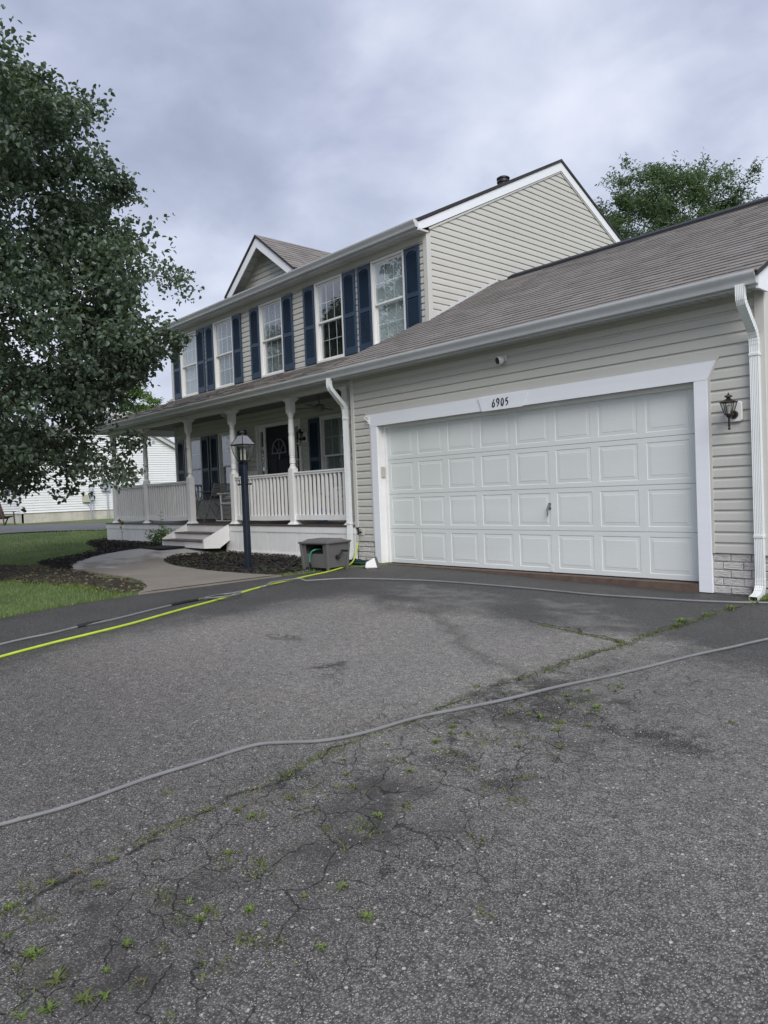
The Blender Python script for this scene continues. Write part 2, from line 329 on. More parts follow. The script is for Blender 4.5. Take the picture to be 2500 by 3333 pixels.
am = mth(nt, 'MULTIPLY', am, mrange(nt, nzf, 0.38, 0.54))
ca = mth(nt, 'MULTIPLY', ca, am)
wps = nd(nt, 'ShaderNodeSeparateXYZ'); lk(nt, wp.outputs[0], wps.inputs[0]); WX = mth(nt, 'SUBTRACT', wps.outputs[0], 0.175); WY = mth(nt, 'SUBTRACT', wps.outputs[1], 0.175)
def segd(ax, ay, bx, by, w0, w1):
    L = math.hypot(bx - ax, by - ay); ux, uy = (bx - ax) / L, (by - ay) / L
    rx = mth(nt, 'SUBTRACT', WX, ax); ry = mth(nt, 'SUBTRACT', WY, ay)
    t = mth(nt, 'ADD', mth(nt, 'MULTIPLY', rx, ux), mth(nt, 'MULTIPLY', ry, uy))
    s = mth(nt, 'ABSOLUTE', mth(nt, 'SUBTRACT', mth(nt, 'MULTIPLY', ry, ux), mth(nt, 'MULTIPLY', rx, uy)))
    over = mth(nt, 'MAXIMUM', mth(nt, 'SUBTRACT', mth(nt, 'MULTIPLY', t, -1.0), 0.0), mth(nt, 'SUBTRACT', t, L))
    s = mth(nt, 'MAXIMUM', s, over)
    return mrange(nt, s, w1, w0)
seam = mth(nt, 'MULTIPLY', segd(5.64, 0.0, 5.64, -12.0, 0.003, 0.022), mrange(nt, nzf, 0.42, 0.58, 0.0, 1.0))
c1 = [(3.24, -2.71), (3.6, -2.75), (4.43, -3.29), (4.79, -3.65), (5.26, -3.91), (5.6, -3.99)]
allc = seam
for (a, b_) in zip(c1[:-1], c1[1:]): allc = mth(nt, 'MAXIMUM', allc, mth(nt, 'MULTIPLY', segd(*a, *b_, 0.0, 0.10), 0.45))
for (a, b_) in (((4.6, -2.55), (5.05, -2.6)), ((5.05, -2.6), (5.65, -2.83)), ((7.35, -6.35), (7.6, -6.2)), ((7.6, -6.2), (8.1, -6.0))): allc = mth(nt, 'MAXIMUM', allc, segd(*a, *b_, 0.004, 0.018))
vf = nd(nt, 'ShaderNodeTexVoronoi'); vf.feature = 'DISTANCE_TO_EDGE'; vf.voronoi_dimensions = '2D'; vf.inputs['Scale'].default_value = 9.0; lk(nt, wp.outputs[0], vf.inputs['Vector'])
fine = mth(nt, 'MULTIPLY', mrange(nt, vf.outputs['Distance'], 0.022, 0.003), mrange(nt, noise(nt, P2, 2.3, 4, 0.6), 0.47, 0.62, 0, 0.60))
fine = mth(nt, 'MULTIPLY', fine, mth(nt, 'MULTIPLY', mrange(nt, Y, -3.2, -4.6, smooth=True), mrange(nt, mth(nt, 'ABSOLUTE', mth(nt, 'SUBTRACT', X, 6.2)), 1.9, 0.5)))
c = mixc(nt, mth(nt, 'MULTIPLY', mth(nt, 'MULTIPLY', am, mrange(nt, noise(nt, P2, 2.0, 6, 0.7), 0.48, 0.62)), 0.75), c, (0.030, 0.030, 0.030))
c = mixc(nt, mth(nt, 'MULTIPLY', mth(nt, 'MULTIPLY', mrange(nt, mth(nt, 'ABSOLUTE', mth(nt, 'SUBTRACT', X, 5.9)), 0.9, 0.1), mrange(nt, noise(nt, P2, 7.0, 6, 0.7), 0.5, 0.68)), 0.45), c, (0.088, 0.084, 0.058))
crack = mth(nt, 'MAXIMUM', mth(nt, 'MAXIMUM', mth(nt, 'MULTIPLY', allc, 0.85), ca), fine)
c = mixc(nt, 1.0, c, (1.06, 1.03, 0.99), 'MULTIPLY')
c = mixc(nt, mth(nt, 'MULTIPLY', crack, 0.95), c, (0.010, 0.010, 0.009))
lk(nt, c, b.inputs['Base Color'])
lk(nt, mth(nt, 'SUBTRACT', 0.88, mth(nt, 'MULTIPLY', dark, 0.30)), b.inputs['Roughness'])
b.inputs['Specular IOR Level'].default_value = 0.35
hgt = mth(nt, 'SUBTRACT', mth(nt, 'ADD', mth(nt, 'MULTIPLY', v1.outputs['Distance'], -0.6), mth(nt, 'MULTIPLY', h1.outputs[2], 0.5)), mth(nt, 'MULTIPLY', crack, 2.5))
bump(nt, b, hgt, 0.9, 0.007)

# ------------------------------------------------------------------ mesh helpers
class MB:
    def __init__(s): s.v = []; s.f = []
    def add(s, vs, fs):
        o = len(s.v); s.v += [tuple(p) for p in vs]; s.f += [tuple(i + o for i in q) for q in fs]; return s
    def box(s, x0, x1, y0, y1, z0, z1):
        return s.add([(x0, y0, z0), (x1, y0, z0), (x1, y1, z0), (x0, y1, z0), (x0, y0, z1), (x1, y0, z1), (x1, y1, z1), (x0, y1, z1)],
                     [(0, 3, 2, 1), (4, 5, 6, 7), (0, 1, 5, 4), (1, 2, 6, 5), (2, 3, 7, 6), (3, 0, 4, 7)])
    def hexa(s, pts):
        return s.add(pts, [(0, 3, 2, 1), (4, 5, 6, 7), (0, 1, 5, 4), (1, 2, 6, 5), (2, 3, 7, 6), (3, 0, 4, 7)])
    def prism(s, poly, axis, a, b):
        """poly: 2D outline in the two other axes (x:(y,z) y:(x,z) z:(x,y))"""
        def P(t, p):
            return (t, p[0], p[1]) if axis == 'x' else ((p[0], t, p[1]) if axis == 'y' else (p[0], p[1], t))
        n = len(poly)
        return s.add([P(a, p) for p in poly] + [P(b, p) for p in poly],
                     [tuple(range(n)), tuple(range(2 * n - 1, n - 1, -1))] + [(i, n + i, n + (i + 1) % n, (i + 1) % n) for i in range(n)])
    def tube(s, pts, r, seg=8, cap=True):
        pts = [Vector(p) for p in pts]; rs = r if isinstance(r, (list, tuple)) else [r] * len(pts)
        o = len(s.v); up = Vector((0, 0, 1)); prev = None
        for i, p in enumerate(pts):
            t = (pts[min(i + 1, len(pts) - 1)] - pts[max(i - 1, 0)])
            t = t.normalized() if t.length > 1e-9 else Vector((0, 0, 1))
            if prev is None:
                a = t.cross(up)
                if a.length < 0.05: a = t.cross(Vector((1, 0, 0)))
            else:
                a = prev - t * prev.dot(t)
                if a.length < 1e-6: a = t.cross(up)
            a.normalize(); prev = a; b = t.cross(a)
            for k in range(seg):
                q = 2 * math.pi * k / seg
                s.v.append(tuple(p + (a * math.cos(q) + b * math.sin(q)) * rs[i]))
        for i in range(len(pts) - 1):
            for k in range(seg):
                s.f.append((o + i * seg + k, o + i * seg + (k + 1) % seg, o + (i + 1) * seg + (k + 1) % seg, o + (i + 1) * seg + k))
        if cap:
            s.f.append(tuple(o + k for k in range(seg))[::-1]); s.f.append(tuple(o + (len(pts) - 1) * seg + k for k in range(seg)))
        return s
    def lathe(s, prof, n=16, c=(0, 0, 0), off=0.0):
        o = len(s.v)
        for (r, z) in prof:
            for k in range(n):
                q = 2 * math.pi * (k + off) / n; s.v.append((c[0] + r * math.cos(q), c[1] + r * math.sin(q), c[2] + z))
        for i in range(len(prof) - 1):
            for k in range(n): s.f.append((o + i * n + k, o + i * n + (k + 1) % n, o + (i + 1) * n + (k + 1) % n, o + (i + 1) * n + k))
        s.f.append(tuple(o + k for k in range(n))[::-1]); s.f.append(tuple(o + (len(prof) - 1) * n + k for k in range(n)))
        return s
    def mesh(s, name, mat, smooth=False, bevel=0, off=(0, 0, 0)):
        me = bpy.data.meshes.new(name)
        if any(off): v = [(a - off[0], b - off[1], c - off[2]) for a, b, c in s.v]
        else: v = s.v
        me.from_pydata(v, [], s.f)
        bm = bmesh.new(); bm.from_mesh(me); bmesh.ops.recalc_face_normals(bm, faces=bm.faces)
        if bevel:
            bmesh.ops.bevel(bm, geom=[e for e in bm.edges if len(e.link_faces) == 2 and e.calc_face_angle() > 0.6], offset=bevel, segments=1, affect='EDGES')
        bm.to_mesh(me); bm.free()
        if smooth:
            me.polygons.foreach_set('use_smooth', [True] * len(me.polygons))
            try: me.set_sharp_from_angle(angle=R(35))
            except Exception: pass
        if mat: me.materials.append(MATS[mat])
        return me
    def build(s, name, mat, parent=None, smooth=False, bevel=0):
        off = tuple(parent_loc(parent)) if parent else (0, 0, 0)
        return link(name, s.mesh(name, mat, smooth, bevel, off), parent)
ROOTLOC = {}
def parent_loc(o):
    while o.parent: o = o.parent
    return ROOTLOC.get(o.name, (0, 0, 0))
def link(name, me, parent=None, loc=None):
    o = bpy.data.objects.new(name, me); COL.objects.link(o)
    if parent: o.parent = parent
    if loc is not None: o.location = loc
    return o
def tag(o, label=None, cat=None, group=None, kind=None):
    if label: o['label'] = label
    if cat: o['category'] = cat
    if group: o['group'] = group
    if kind: o['kind'] = kind
    return o
def root(name, loc, rz=0, label=None, cat=None, group=None, world_coords=False):
    o = bpy.data.objects.new(name, None); COL.objects.link(o); o.location = loc; o.rotation_euler.z = rz; o.empty_display_size = 0.1
    if world_coords: ROOTLOC[o.name] = tuple(loc)      # parts are drawn in world coordinates
    return tag(o, label, cat, group)
def empty_part(name, parent):
    o = bpy.data.objects.new(name, None); COL.objects.link(o); o.parent = parent; o.empty_display_size = 0.1; return o
def copy_tree(o, parent=None):
    c = o.copy(); COL.objects.link(c); c.parent = parent
    for ch in list(o.children): copy_tree(ch, c)
    return c
def sm(a, b, t):
    t = min(1, max(0, (t - a) / (b - a))); return t * t * (3 - 2 * t)
def g(x, y):
    z = -0.08 * sm(0, 5.6, x)
    d = max(0, -4 - y)
    z -= 0.025 * d * d if d < 2.5 else 0.15625 + 0.11 * (min(d, 30) - 2.5)
    z += 0.10 * sm(-4.0, -6.0, x) * sm(-3.0, -1.0, y) + 0.25 * sm(-11, -17, x)
    return z

# ------------------------------------------------------------------ ground
def axis_vals(fine0, fine1, step, far):
    a = list(np.arange(fine0, fine1 + 1e-6, step)); d = step; lo, hi = fine0, fine1
    pre, post = [], []
    while lo > -far: d *= 1.5; lo -= d; pre.append(lo)
    d = step
    while hi < far: d *= 1.5; hi += d; post.append(hi)
    return pre[::-1] + a + post
def grid(xs, ys, fz):
    v = [(x, y, fz(x, y)) for y in ys for x in xs]; n = len(xs)
    f = [(j * n + i, j * n + i + 1, (j + 1) * n + i + 1, (j + 1) * n + i) for j in range(len(ys) - 1) for i in range(n - 1)]
    mb = MB(); mb.v = v; mb.f = f; return mb
DRX1 = 11.0
def lawnz(x, y):
    z = g(x, y)
    if x > 0.12 and x < DRX1 and y < 1.0: z -= 0.06
    else: z += 0.012 * math.sin(x * 2.1) * math.sin(y * 1.7)
    return z
xs = axis_vals(-16, 14, 0.4, 700); ys = axis_vals(-12, 10, 0.4, 700)
# sharp edge of the turf along the drive
xs = sorted(xs + [0.0, 0.03, 0.13])
tag(grid(xs, ys, lawnz).build('lawn', 'lawn_soil', smooth=True), 'green lawn and surrounding ground', kind='structure')
ex = [-0.02 + 0.0 * i for i in range(1)] + list(np.linspace(0.05, 11, 80)); ey = list(np.linspace(-34, -9, 20)) + list(np.linspace(-8.7, 0.30, 100))
def drz(x, y): return g(x, y) + 0.006 - 0.026 * sm(-0.9, -0.1, y) * (1 if x > -0.1 else 0)
dm = grid(ex, ey, drz)
dm.v = [(x + (0.05 * math.sin(y * 3.1) + 0.03 * math.sin(y * 8.3 + 1) if x < 0 else 0), y, z - (0.02 if x < 0 else 0)) for x, y, z in dm.v]
tag(dm.build('driveway', 'asphalt', smooth=True), 'grey cracked asphalt driveway', kind='structure')

# concrete walk from the drive to the porch steps
outer = [(-6.45, -0.45), (-6.42, -1.1), (-6.33, -1.72), (-6.09, -2.26), (-5.52, -2.77), (-4.75, -3.15), (-4.06, -3.29), (-3.32, -3.32), (-2.58, -3.31), (-1.81, -3.33), (-1.16, -3.45), (-0.51, -3.67), (-0.05, -3.98), (0.03, -4.03)]
inner = [(-4.6, -0.45), (-4.75, -0.75), (-4.85, -1.0), (-4.62, -1.35), (-4.25, -1.62), (-3.71, -1.86), (-3.1, -2.03), (-2.53, -2.13), (-1.59, -2.19), (-0.77, -2.14), (-0.35, -2.08), (-0.02, -2.02), (0.02, -2.0), (0.05, -2.0)]
def spline(pts, n):
    P = [np.array(p, float) for p in pts]; out = []
    for i in range(len(P) - 1):
        p0, p1, p2, p3 = P[max(i - 1, 0)], P[i], P[i + 1], P[min(i + 2, len(P) - 1)]
        for k in range(n):
            t = k / n
            out.append(0.5 * ((2 * p1) + (-p0 + p2) * t + (2 * p0 - 5 * p1 + 4 * p2 - p3) * t * t + (-p0 + 3 * p1 - 3 * p2 + p3) * t ** 3))
    out.append(P[-1]); return [tuple(q) for q in out]
def resample(pts, n):
    P = np.array(pts); d = np.r_[0, np.cumsum(np.linalg.norm(np.diff(P, axis=0), axis=1))]
    t = np.linspace(0, d[-1], n); return [tuple(np.interp(tt, d, P[:, k]) for k in range(P.shape[1])) for tt in t]
NO = 60; o_ = resample(spline(outer, 6), NO); i_ = resample(spline(inner, 6), NO)
wk = MB(); rows = 10
def walkz(x, y): return g(x, y) + 0.035
for a, b in zip(o_, i_):
    for k in range(rows + 1):
        t = k / rows; x, y = a[0] * (1 - t) + b[0] * t, a[1] * (1 - t) + b[1] * t
        wk.v.append((x, y, walkz(x, y) - (0.008 if k in (0, rows) else 0)))
for j in range(NO - 1):
    for k in range(rows):
        q = j * (rows + 1) + k; wk.f.append((q, q + 1, q + rows + 2, q + rows + 1))
for side in (0, rows):
    for j in range(NO - 1):
        p0 = wk.v[j * (rows + 1) + side]; p1 = wk.v[(j + 1) * (rows + 1) + side]
        wk.add([p0, p1, (p1[0], p1[1], p1[2] - 0.15), (p0[0], p0[1], p0[2] - 0.15)], [(0, 1, 2, 3)])
for j0 in (0, NO - 1):
    p0 = wk.v[j0 * (rows + 1)]; p1 = wk.v[j0 * (rows + 1) + rows]
    wk.add([p0, p1, (p1[0], p1[1], p1[2] - 0.15), (p0[0], p0[1], p0[2] - 0.15)], [(0, 1, 2, 3)])
tag(wk.build('walkway', 'concrete_walk', smooth=True), 'curved concrete front walk', kind='structure')

def inside(p, poly):
    x, y = p; c = False; n = len(poly)
    for i in range(n):
        x1, y1 = poly[i]; x2, y2 = poly[(i + 1) % n]
        if (y1 > y) != (y2 > y) and x < (x2 - x1) * (y - y1) / (y2 - y1) + x1: c = not c
    return c
def bed(name, poly, mat, zoff, label, step=0.09, amp=0.03):
    P = np.array(poly); x0, y0 = P.min(0); x1, y1 = P.max(0); mb = MB(); idx = {}
    nx, ny = int((x1 - x0) / step) + 2, int((y1 - y0) / step) + 2
    for i in range(nx):
        for j in range(ny):
            x, y = x0 + i * step, y0 + j * step
            if inside((x, y), poly):
                nb = sum(inside((x + dx_ * 0.16, y + dy_ * 0.16), poly) for dx_, dy_ in ((1, 0), (-1, 0), (0, 1), (0, -1)))
                h = zoff if nb == 4 else zoff * 0.25 - 0.012
                idx[i, j] = len(mb.v); mb.v.append((x, y, g(x, y) + h + amp * (0.5 * math.sin(x * 7 + y * 3) * math.sin(y * 6 - x * 2) + 0.4 * random.random())))
    for (i, j) in idx:
        if all(k in idx for k in ((i + 1, j), (i, j + 1), (i + 1, j + 1))):
            mb.f.append((idx[i, j], idx[i + 1, j], idx[i + 1, j + 1], idx[i, j + 1]))
    return tag(mb.build(name, mat, smooth=True), label, kind='structure')
bedR = [(-4.75, 0.0), (-0.5, 0.0), (-0.25, -0.6), (-0.12, -1.2), (-0.10, -2.05)] + [(x, y) for x, y in i_[::-1] if x < -0.3]
bed('mulch_bed', bedR, 'mulch', 0.0, 'black mulch bed between porch and walk', amp=0.03)
bedL = [(-11.6, 0.3), (-11.4, -0.2), (-10.87, -0.5), (-9.6, -1.05), (-7.6, -1.5), (-7.1, -2.15), (-7.0, -2.7), (-6.3, -3.2), (-4.6, -3.5), (-4.1, -3.30), (-4.7, -3.12), (-5.5, -2.72), (-6.05, -2.22), (-6.3, -1.7), (-6.4, -1.0), (-6.4, 0.0), (-10.9, 0.0), (-10.95, 0.5)]
bed('mulch_bed', bedL, 'mulch', 0.02, 'black mulch bed left of the porch steps', amp=0.03)
bedS = [(-7.3, -3.9), (-6.3, -3.3), (-4.6, -3.25), (-3.3, -3.28), (-1.8, -3.30), (-1.1, -3.42), (-0.5, -3.62), (-0.1, -3.95), (-0.05, -4.25), (-0.7, -4.32), (-1.6, -4.25), (-2.4, -4.35), (-3.2, -4.5), (-3.9, -4.75), (-5.0, -5.6), (-6.0, -5.4), (-7.0, -4.8)]
bed('bare_soil', bedS, 'bare_soil', 0.012, 'bare soil under the tree by the walk', amp=0.04)
# mulch chips
def scatter_chips(name, poly, n, mat, size, label, zo=0.02):
    P = np.array(poly); lo, hi = P.min(0), P.max(0); mb = MB(); c = 0
    while c < n:
        x, y = rng.uniform(lo[0], hi[0]), rng.uniform(lo[1], hi[1])
        if not inside((x, y), poly): continue
        c += 1; a = rng.uniform(0, 6.28); L = size * rng.uniform(0.5, 1.5); W = L * rng.uniform(0.25, 0.5)
        ca, sa = math.cos(a), math.sin(a); z = g(x, y) + zo + rng.uniform(0, 0.02); t = rng.uniform(-0.5, 0.5) * L; u = rng.uniform(-0.5, 0.5) * W
        mb.add([(x + ca * L, y + sa * L, z + t), (x - sa * W, y + ca * W, z + u), (x - ca * L, y - sa * L, z - t), (x + sa * W, y - ca * W, z + 0.012)], [(0, 1, 2), (0, 2, 3)])
    return tag(mb.build(name, mat), label, kind='stuff')
scatter_chips('mulch_chips', bedR, 5000, 'mulch', 0.028, 'loose black mulch chips by the porch')
scatter_chips('mulch_chips', bedL, 3500, 'mulch', 0.03, 'loose black mulch chips left of the steps', 0.03)
scatter_chips('dry_grass', bedS, 900, 'straw', 0.03, 'dead grass on the bare soil', 0.015)

def blades(name, mat, label, pts, h, w, lean=0.5, n_per=1):
    """pts: array of (x,y,z)"""
    pts = np.asarray(pts, float); n = len(pts)
    a = rng.uniform(0, 6.283, n); hh = h * rng.uniform(0.5, 1.3, n); ww = w * rng.uniform(0.6, 1.3, n)
    la = rng.uniform(0, 6.283, n); ll = lean * hh * rng.uniform(0.1, 1.0, n)
    dxv = np.stack([np.cos(a), np.sin(a), 0 * a], 1) * ww[:, None]
    ld = np.stack([np.cos(la) * ll, np.sin(la) * ll, hh], 1)
    mid = np.stack([np.cos(la) * ll * 0.3, np.sin(la) * ll * 0.3, hh * 0.6], 1)
    V = np.stack([pts - dxv, pts + dxv, pts + mid + dxv * 0.7, pts + mid - dxv * 0.7, pts + ld], 1).reshape(-1, 3)
    base = np.arange(n) * 5
    F = []
    me = bpy.data.meshes.new(name)
    quads = np.stack([base, base + 1, base + 2, base + 3], 1); tris = np.stack([base + 3, base + 2, base + 4], 1)
    loops = np.concatenate([quads.ravel(), tris.ravel()])
    starts = np.concatenate([np.arange(n) * 4, 4 * n + np.arange(n) * 3])
    me.vertices.add(len(V)); me.vertices.foreach_set('co', V.ravel())
    me.loops.add(len(loops)); me.loops.foreach_set('vertex_index', loops)
    me.polygons.add(2 * n); me.polygons.foreach_set('loop_start', starts)
    me.update(calc_edges=True); me.validate(); me.materials.append(MATS[mat])
    return tag(link(name, me), label, kind='stuff')
bad = [bedR, bedL, bedS, o_ + i_[::-1]]
gp = []
while len(gp) < 42000:
    x = -9.5 + 9.6 * rng.random() ** 0.8; y = rng.uniform(-8.5, -0.6)
    if x > 0.0 + 0.05 * math.sin(y * 3.1) or (x < -7 and y < -6): continue
    if any(inside((x, y), q) for q in bad):
        continue
    gp.append((x, y, lawnz(x, y) - 0.005))
blades('lawn_grass', 'grass_blade', 'short green grass of the front lawn', gp, 0.042, 0.0030, 0.9)
gp = []
for _ in range(9000):
    x = rng.uniform(-15, -9.5); y = rng.uniform(-3.5, 3.5)
    if any(inside((x, y), q) for q in bad) or (x > -11 and y > 0): continue
    gp.append((x, y, lawnz(x, y) - 0.005))
blades('lawn_grass', 'grass_blade', 'grass beyond the porch', gp, 0.07, 0.006, 0.8)
gp = []
for _ in range(2600):   # ragged fringe spilling over soil and drive edge
    k = random.random()
    if k < 0.35: x = rng.uniform(-0.03, 0.07); y = rng.uniform(-8, -4.1)
    elif k < 0.7:
        q = bedS[10 + rng.integers(0, 6)]; x = q[0] + rng.normal(0, 0.3); y = q[1] + rng.normal(0, 0.12)
    else:
        x = rng.uniform(-1.9, -0.15); y = -4.2 + rng.normal(0, 0.10)
    gp.append((x, y, g(x, y) + 0.0))
blades('grass_fringe', 'weed_green', 'grass fringe along the driveway edge', gp, 0.05, 0.004, 1.0)
gp = [(rng.uniform(-0.9, -0.05), rng.normal(-1.9, 0.13), 0.0) for _ in range(500)]
blades('dry_grass_edge', 'straw', 'dry grass at the corner of the mulch bed', gp, 0.03, 0.004, 1.6)

# ------------------------------------------------------------------ house
house = root('house', (-2.0, 3.0, 0.0), 0, 'two-storey beige vinyl-sided house with navy shutters, white porch and attached garage', 'house', world_coords=True)
HL, HR, HF, HB = -9.72, -0.28, 1.5, 9.64          # main block
GL, GR_, GF, GB = -0.66, 5.63, 0.0, 7.0           # garage
EXP = 0.1123
PROF = [(-0.10, 0.0), (0.0185, 0.0), (0.0195, 0.005), (0.0165, 0.070), (0.0145, 0.079), (0.0060, 0.089), (0.0035, 0.096), (0.002, EXP + 0.004), (-0.10, EXP + 0.004)]
def course(parent, plane, pos, sgn, z0, segs, mat='siding', hgt=None, prof=PROF, name='siding_course'):
    """plane 'y': wall face at y=pos, outward sgn along y, segs in x.  plane 'x' likewise. segs: (u0,u1) numbers or functions of z."""
    for (a, b) in segs:
        mb = MB()
        fa = a if callable(a) else (lambda z, a=a: a); fb = b if callable(b) else (lambda z, b=b: b)
        va, vb = [], []
        for d, z in prof:
            zz = z0 + z; w_ = pos + sgn * d
            ua, ub = fa(zz), fb(zz)
            if ub < ua + 0.001: ua = ub = (ua + ub) / 2
            va.append((ua, w_, zz) if plane == 'y' else (w_, ua, zz)); vb.append((ub, w_, zz) if plane == 'y' else (w_, ub, zz))
        n = len(prof)
        mb.add(va + vb, [tuple(range(n)), tuple(range(2 * n - 1, n - 1, -1))] + [(i, n + i, n + (i + 1) % n, (i + 1) % n) for i in range(n)])
        mb.build(name, mat, parent)

WINX = [-8.74, -7.02, -5.0, -2.97, -1.255]
WW, WH = 0.88, 1.61
UPZ = 3.75
# --- main block core
core = MB()
core.prism([(HF + 0.17, 0.0), (HB, 0.0), (HB, 5.45), (5.57, 7.50), (HF + 0.17, 5.45)], 'x', HL + 0.02, HR - 0.02)
wall = core.build('wall', 'interior_dark', house)
# left + back faces of the block
MB().box(HL, HL + 0.02, HF + 0.02, HB, 0.1, 5.5).box(HL, HR, HB, HB + 0.02, 0.1, 5.5).build('wall_cladding', 'siding', house)
MB().prism([(HF, 5.5), (HB, 5.5), (5.57, 7.52)], 'x', HL, HL + 0.02).build('gable_cladding', 'siding', house)
# front, upper storey
upper = empty_part('upper_front_wall', house)
def gaps(x0, x1, holes):
    out = []; a = x0
    for h0, h1 in sorted(holes):
        if h0 > a: out.append((a, h0))
        a = max(a, h1)
    if a < x1: out.append((a, x1))
    return out
z = 3.66
wh = [(c - WW / 2 + 0.02, c + WW / 2 - 0.02) for c in WINX]
while z < 5.40:
    course(upper, 'y', HF, -1, z, gaps(HL + 0.03, HR - 0.05, wh)); z += EXP
MB().box(HL + 0.02, HR - 0.06, HF - 0.029, HF + 0.02, 5.375, 5.49).build('frieze_board', 'siding_trim', house)
MB().box(HL + 0.02, HR - 0.06, HF - 0.027, HF + 0.02, 3.60, 3.752).build('sill_band', 'siding_trim', house)
# front, porch storey
lower = empty_part('porch_wall', house)
DOORC = -4.96
LWIN = [-8.74, -7.02, -2.97]
wh2 = [(c - WW / 2 + 0.02, c + WW / 2 - 0.02) for c in LWIN] + [(DOORC - 0.85, DOORC + 0.89)]
z = 0.60
while z < 3.1:
    if z + EXP <= 1.09: hs = [wh2[-1]]
    elif z > 2.67: hs = []
    else: hs = wh2
    course(lower, 'y', HF, -1, z, gaps(HL + 0.03, GL + 0.02, hs)); z += EXP
# fill rows cut by window heads
for c_ in LWIN:
    for za_, zb_ in ((2.62, 2.80), (0.98, 1.12)): MB().box(c_ - WW / 2, c_ + WW / 2, HF - 0.006, HF + 0.1, za_, zb_).build('window_surround', 'siding', house)
MB().box(DOORC - 0.9, DOORC + 0.9, HF - 0.006, HF + 0.1, 2.66, 2.80).build('door_surround', 'siding', house)
# corner posts
MB().box(HR - 0.075, HR + 0.027, HF - 0.030, HF + 0.075, 3.5, 5.49).build('corner_post', 'siding_trim', house, bevel=0.006)
MB().box(HL - 0.012, HL + 0.07, HF - 0.030, HF + 0.075, 0.6, 5.49).build('corner_post', 'siding_trim', house, bevel=0.006)
# right gable wall of the main block
PKY, PKZ, SL = 5.57, 7.60, 0.497
gable = empty_part('side_gable_wall', house)
z = 3.66; k = 0
while z < 7.5:
    lo = lambda zz: max(HF + 0.075, PKY - (PKZ - zz) / SL); hi = lambda zz: min(HB, PKY + (PKZ - zz) / SL)
    course(gable, 'x', HR, 1, z, [(lo, hi)]); z += EXP; k += 1
MB().prism([(HF + 0.05, 3.5), (HB - 0.05, 3.5), (HB - 0.05, 5.4), (PKY, PKZ - 0.15), (HF + 0.05, 5.4)], 'x', HR - 0.06, HR - 0.012).build('gable_sheathing', 'siding', house)

# --- windows
def make_window(kind):
    """origin at the bottom centre of the casing on the wall face; outward is -y"""
    w = MB(); hw = WW / 2
    w.box(-hw, -hw + 0.045, -0.044, 0.16, 0.0, WH).box(hw - 0.045, hw, -0.044, 0.16, 0.0, WH)
    w.box(-hw + 0.045, hw - 0.045, -0.044, 0.16, WH - 0.045, WH).box(-hw + 0.045, hw - 0.045, -0.036, 0.16, 0.045, 0.05)
    w.box(-hw + 0.045, hw - 0.045, -0.050, 0.16, 0.0, 0.045)
    f = link('window', w.mesh('window', 'window_white', bevel=0.003))
    iw = hw - 0.045; mid = WH * 0.50
    def sash(z0, z1, y0, nm):
        s = MB(); t = 0.035
        s.box(-iw + 0.002, -iw + t, y0, y0 + 0.03, z0, z1).box(iw - t, iw - 0.002, y0, y0 + 0.03, z0, z1)
        s.box(-iw + t, iw - t, y0, y0 + 0.03, z0, z0 + t).box(-iw + t, iw - t, y0, y0 + 0.03, z1 - t, z1)
        link(nm, s.mesh(nm, 'window_white', bevel=0.002), f)
        link('pane', MB().add([(-iw + t - 0.004, y0 + 0.011, z0 + t - 0.004), (iw - t + 0.004, y0 + 0.011, z0 + t - 0.004), (iw - t + 0.004, y0 + 0.011, z1 - t + 0.004), (-iw + t - 0.004, y0 + 0.011, z1 - t + 0.004)], [(0, 1, 2, 3)]).mesh('pane', 'window_glass'), f)
        q = MB(); W_ = 2 * (iw - t); H_ = z1 - z0 - 2 * t
        for k in (1, 2): xk = -iw + t + W_ * k / 3; q.box(xk - 0.006, xk + 0.006, y0 + 0.017, y0 + 0.023, z0 + t, z1 - t)
        zk = z0 + t + H_ * 0.5; q.box(-iw + t, iw - t, y0 + 0.0172, y0 + 0.0228, zk - 0.006, zk + 0.006)
        link('grille', q.mesh('grille', 'window_white'), f)
    sash(mid - 0.02, WH - 0.047, -0.010, 'upper_sash'); sash(0.052, mid + 0.02, 0.028, 'lower_sash')
    # blinds
    s = MB(); tilt = {'open': 0.30, 'half': 0.75, 'closed': 1.15}[kind]; sw = 0.0125; zz = 0.07; ct, st = math.cos(tilt), math.sin(tilt)
    while zz < WH - 0.08:
        y = 0.095
        s.add([(-iw + 0.02, y - sw * ct, zz - sw * st), (iw - 0.02, y - sw * ct, zz - sw * st), (iw - 0.02, y + sw * ct, zz + sw * st), (-iw + 0.02, y + sw * ct, zz + sw * st)], [(0, 1, 2, 3)])
        zz += 0.0235
    bl = link('blind', s.mesh('blind', 'blind_pale'), f); bl['kind'] = 'stuff'
    return f
wproto = {k: make_window(k) for k in ('open', 'half', 'closed')}
wused = set()
def put_window(x, z, kind, extra=None):
    if kind in wused: o = copy_tree(wproto[kind], house)
    else: o = wproto[kind]; wused.add(kind); o.parent = house
    o.location = Vector((x, HF, z)) - house.location; return o
for x, kd in zip(WINX, ('closed', 'half', 'half', 'open', 'closed')): put_window(x, UPZ, kd)
for x in LWIN: put_window(x, 1.08, 'half')
